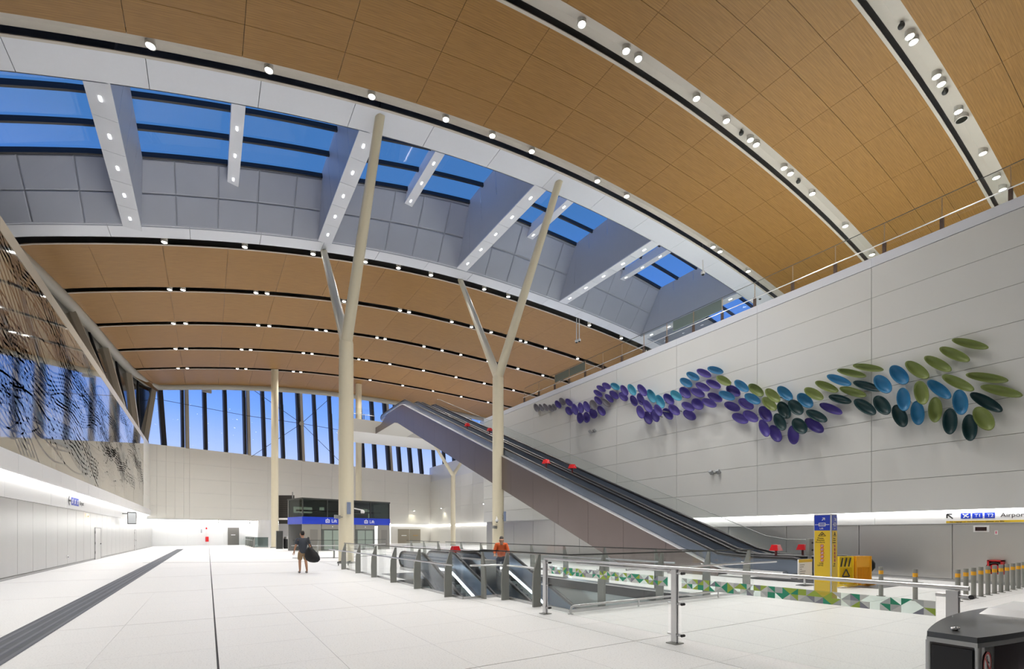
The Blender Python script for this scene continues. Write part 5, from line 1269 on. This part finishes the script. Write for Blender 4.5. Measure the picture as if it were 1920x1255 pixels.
# walking man seen from behind: +x is his forward
body = {'pelvis': ((0, 0, .95), .12), 'belly': ((.02, 0, 1.12), .115), 'chest': ((.05, 0, 1.33), .13), 'neck0': ((.06, 0, 1.47), .065), 'neck': ((.08, 0, 1.53), .055), 'head': ((.11, 0, 1.63), (.085, .092)), 'crown': ((.11, 0, 1.71), (.075, .085)),
        'nose': ((.205, 0, 1.63), .014), 'shL': ((.05, .19, 1.41), .062), 'elL': ((.05, .27, 1.16), .046), 'wrL': ((.13, .31, .95), .03), 'shR': ((.05, -.19, 1.41), .062), 'elR': ((-.02, -.28, 1.16), .046), 'wrR': ((.02, -.30, .92), .03),
        'hpL': ((.0, .10, .88), .095), 'knL': ((.06, .11, .49), .062), 'caL': ((.03, .115, .34), .058), 'anL': ((.0, .12, .09), .038), 'toL': ((.17, .13, .045), .036), 'hpR': ((0, -.10, .88), .095), 'knR': ((-.02, -.11, .50), .062), 'caR': ((-.09, -.115, .34), .058), 'anR': ((-.16, -.12, .11), .038), 'toR': ((-.01, -.13, .045), .036)}
bb = [('pelvis', 'belly'), ('belly', 'chest'), ('chest', 'neck0'), ('neck0', 'neck'), ('neck', 'head'), ('head', 'crown'), ('head', 'nose'), ('chest', 'shL'), ('shL', 'elL'), ('elL', 'wrL'), ('chest', 'shR'), ('shR', 'elR'), ('elR', 'wrR'), ('pelvis', 'hpL'), ('hpL', 'knL'), ('knL', 'caL'), ('caL', 'anL'), ('anL', 'toL'), ('pelvis', 'hpR'), ('hpR', 'knR'), ('knR', 'caR'), ('caR', 'anR'), ('anR', 'toR')]
hand(body, bb, 'wrL', 'L', (.13, .31, .95), (.3, .1, -1)); hand(body, bb, 'wrR', 'R', (.02, -.30, .92), (.15, -.05, -1))
for s_, y in (('L', .088), ('R', -.088)): body['ear' + s_] = ((.095, y * 1.12, 1.625), .018); bb.append(('head', 'ear' + s_))
shirt = {'hem0': ((0, 0, .80), .18), 'hem': ((0, 0, .92), .178), 'belly': ((.02, 0, 1.12), .17), 'chest': ((.05, 0, 1.33), .17), 'col': ((.06, 0, 1.46), .09), 'shL': ((.05, .20, 1.41), .10), 'slL': ((.05, .265, 1.20), .08), 'shR': ((.05, -.20, 1.41), .10), 'slR': ((.0, -.27, 1.20), .08)}
sbn = [('hem0', 'hem'), ('hem', 'belly'), ('belly', 'chest'), ('chest', 'col'), ('chest', 'shL'), ('shL', 'slL'), ('chest', 'shR'), ('shR', 'slR')]
shorts = {'w': ((0, 0, 1.0), .145), 'cr': ((0, 0, .85), .15), 'l1': ((.02, .105, .76), .115), 'l2': ((.045, .112, .54), .10), 'r1': ((-.005, -.105, .76), .115), 'r2': ((-.015, -.112, .54), .10)}
shb = [('w', 'cr'), ('cr', 'l1'), ('l1', 'l2'), ('cr', 'r1'), ('r1', 'r2')]
hair = {'z': ((.065, 0, 1.58), .07), 'a': ((.07, 0, 1.66), .092), 'b': ((.08, 0, 1.73), (.088, .095)), 'c': ((.13, 0, 1.755), (.06, .075))}
fp = onz(568, 1075, 0)
man = figure('person', None, None, fp, PI / 2 + .1, 'person in a dark grey tee and khaki shorts walking away with a black bag', [('body', body, bb, SKIN), ('shirt', shirt, sbn, mat('tee', (.045, .052, .068), .8)), ('shorts', shorts, shb, mat('khaki', (.30, .20, .11), .8)), ('hair', hair, [('z', 'a'), ('a', 'b'), ('b', 'c')], HAIR)], 1.02)
m = MB()
for s_, (x, y) in ((1, (.08, .125)), (-1, (-.08, -.125))): m.sphere((x, y, .045), .06, 10, 6, (2.2, .8, .75))
m.build('shoes', mat('shoe', (.25, .23, .22), .7), man, local=True)
R_dir = Vector((CO, -SI, 0)); bgp = fp + R_dir * .52 - Vector((SI, CO, 0)) * .30 + Vector((0, 0, .78))
bag = thing('shoulder_bag', bgp, 'soft black bag hanging at the walking person\'s right side', 'bag')
m = MB()
rr = [(.05, .34, .20), (.14, .24, .18), (.24, .10, .20), (.29, -.06, .22), (.27, -.20, .20), (.16, -.29, .12), (.04, -.31, .05)]
RB_, FB_ = Vector((CO, -SI, 0)), Vector((SI, CO, 0)); N_ = 16; vs = []
for (rw, zz, dp) in rr:
    for k in range(N_): vs.append(bgp + Vector((0, 0, zz)) + RB_ * (rw * 1.05 * math.cos(2 * PI * k / N_) * (1 + .08 * math.sin(3 * k)) + (.34 - zz) * .28 - .1) + FB_ * (dp * .8 * math.sin(2 * PI * k / N_)))
m.add(vs, [(i * N_ + k, i * N_ + (k + 1) % N_, (i + 1) * N_ + (k + 1) % N_, (i + 1) * N_ + k) for i in range(len(rr) - 1) for k in range(N_)] + [tuple(range(N_ - 1, -1, -1)), tuple(range((len(rr) - 1) * N_, len(rr) * N_))], True)
m.build('sack', mat('bag_black', (.010, .010, .012), .8, bump=.3), bag)
sh_ = fp + R_dir * .22 + Vector((0, 0, 1.545)); MB().tube([bgp + Vector((0, 0, .33)) - RB_ * .12, sh_ - FB_ * .14 - Vector((0, 0, .10)), sh_, sh_ + FB_ * .10 - Vector((0, 0, .02)), sh_ + RB_ * .1 - FB_ * .12 - Vector((0, 0, .2)), bgp + Vector((0, 0, .33))], .016, 6).build('strap', HAIR, bag)
# person in orange stepping onto the far sinking escalator, leaning forward
b2 = {'pelvis': ((0, 0, .92), .12), 'belly': ((.06, 0, 1.07), .115), 'chest': ((.17, 0, 1.23), .13), 'neck0': ((.25, 0, 1.34), .062), 'neck': ((.29, 0, 1.39), .055), 'head': ((.36, 0, 1.46), (.085, .09)), 'crown': ((.38, 0, 1.54), (.075, .085)), 'nose': ((.455, 0, 1.45), .014),
      'shL': ((.17, .18, 1.30), .06), 'elL': ((.26, .25, 1.06), .045), 'wrL': ((.42, .24, .95), .03), 'shR': ((.17, -.18, 1.30), .06), 'elR': ((.24, -.25, 1.06), .045), 'wrR': ((.40, -.25, .95), .03),
      'hpL': ((0, .1, .86), .092), 'knL': ((.09, .11, .48), .062), 'anL': ((.05, .12, .09), .038), 'toL': ((.2, .13, .045), .036), 'hpR': ((0, -.1, .86), .092), 'knR': ((-.03, -.11, .48), .062), 'anR': ((-.12, -.12, .09), .038), 'toR': ((.03, -.13, .045), .036)}
bb2 = [('pelvis', 'belly'), ('belly', 'chest'), ('chest', 'neck0'), ('neck0', 'neck'), ('neck', 'head'), ('head', 'crown'), ('head', 'nose'), ('chest', 'shL'), ('shL', 'elL'), ('elL', 'wrL'), ('chest', 'shR'), ('shR', 'elR'), ('elR', 'wrR'), ('pelvis', 'hpL'), ('hpL', 'knL'), ('knL', 'anL'), ('anL', 'toL'), ('pelvis', 'hpR'), ('hpR', 'knR'), ('knR', 'anR'), ('anR', 'toR')]
hand(b2, bb2, 'wrL', 'L', (.42, .24, .95), (1, 0, -.3)); hand(b2, bb2, 'wrR', 'R', (.40, -.25, .95), (1, 0, -.3))
for s_, y in (('L', .088), ('R', -.088)): b2['ear' + s_] = ((.345, y * 1.1, 1.455), .018); bb2.append(('head', 'ear' + s_))
top2 = {'hem': ((-.01, 0, .80), .175), 'belly': ((.06, 0, 1.07), .168), 'chest': ((.16, 0, 1.23), .172), 'col': ((.25, 0, 1.335), .09), 'shL': ((.17, .19, 1.30), .083), 'slL': ((.26, .25, 1.06), .066), 'fL': ((.39, .245, .97), .05), 'shR': ((.17, -.19, 1.30), .083), 'slR': ((.24, -.25, 1.06), .066), 'fR': ((.37, -.25, .97), .05)}
tb2 = [('hem', 'belly'), ('belly', 'chest'), ('chest', 'col'), ('chest', 'shL'), ('shL', 'slL'), ('slL', 'fL'), ('chest', 'shR'), ('shR', 'slR'), ('slR', 'fR')]
tr2 = {'w': ((0, 0, .92), (.165, .135)), 'cr': ((0, 0, .84), (.16, .125)), 'l1': ((.03, .105, .72), .105), 'l2': ((.09, .112, .48), .085), 'l3': ((.05, .12, .12), .065), 'r1': ((-.005, -.105, .72), .105), 'r2': ((-.03, -.112, .48), .085), 'r3': ((-.12, -.12, .12), .065)}
trb = [('w', 'cr'), ('cr', 'l1'), ('l1', 'l2'), ('l2', 'l3'), ('cr', 'r1'), ('r1', 'r2'), ('r2', 'r3')]
h2 = {'a': ((.315, 0, 1.50), (.085, .09)), 'b': ((.34, 0, 1.57), (.088, .093)), 'c': ((.41, 0, 1.58), (.055, .07))}
figure('person', None, None, (10.1, 16.9, -.16), -PI / 2 - .5, 'person in an orange top leaning forward onto the sinking escalator', [('body', b2, bb2, SKIN), ('top', top2, tb2, mat('orange_top', (.72, .13, .03), .8)), ('trousers', tr2, trb, mat('navy_trousers', (.02, .022, .045), .8)), ('hair', h2, [('a', 'b'), ('b', 'c')], mat('hair_grey', (.10, .09, .085), .6))], 1.08)
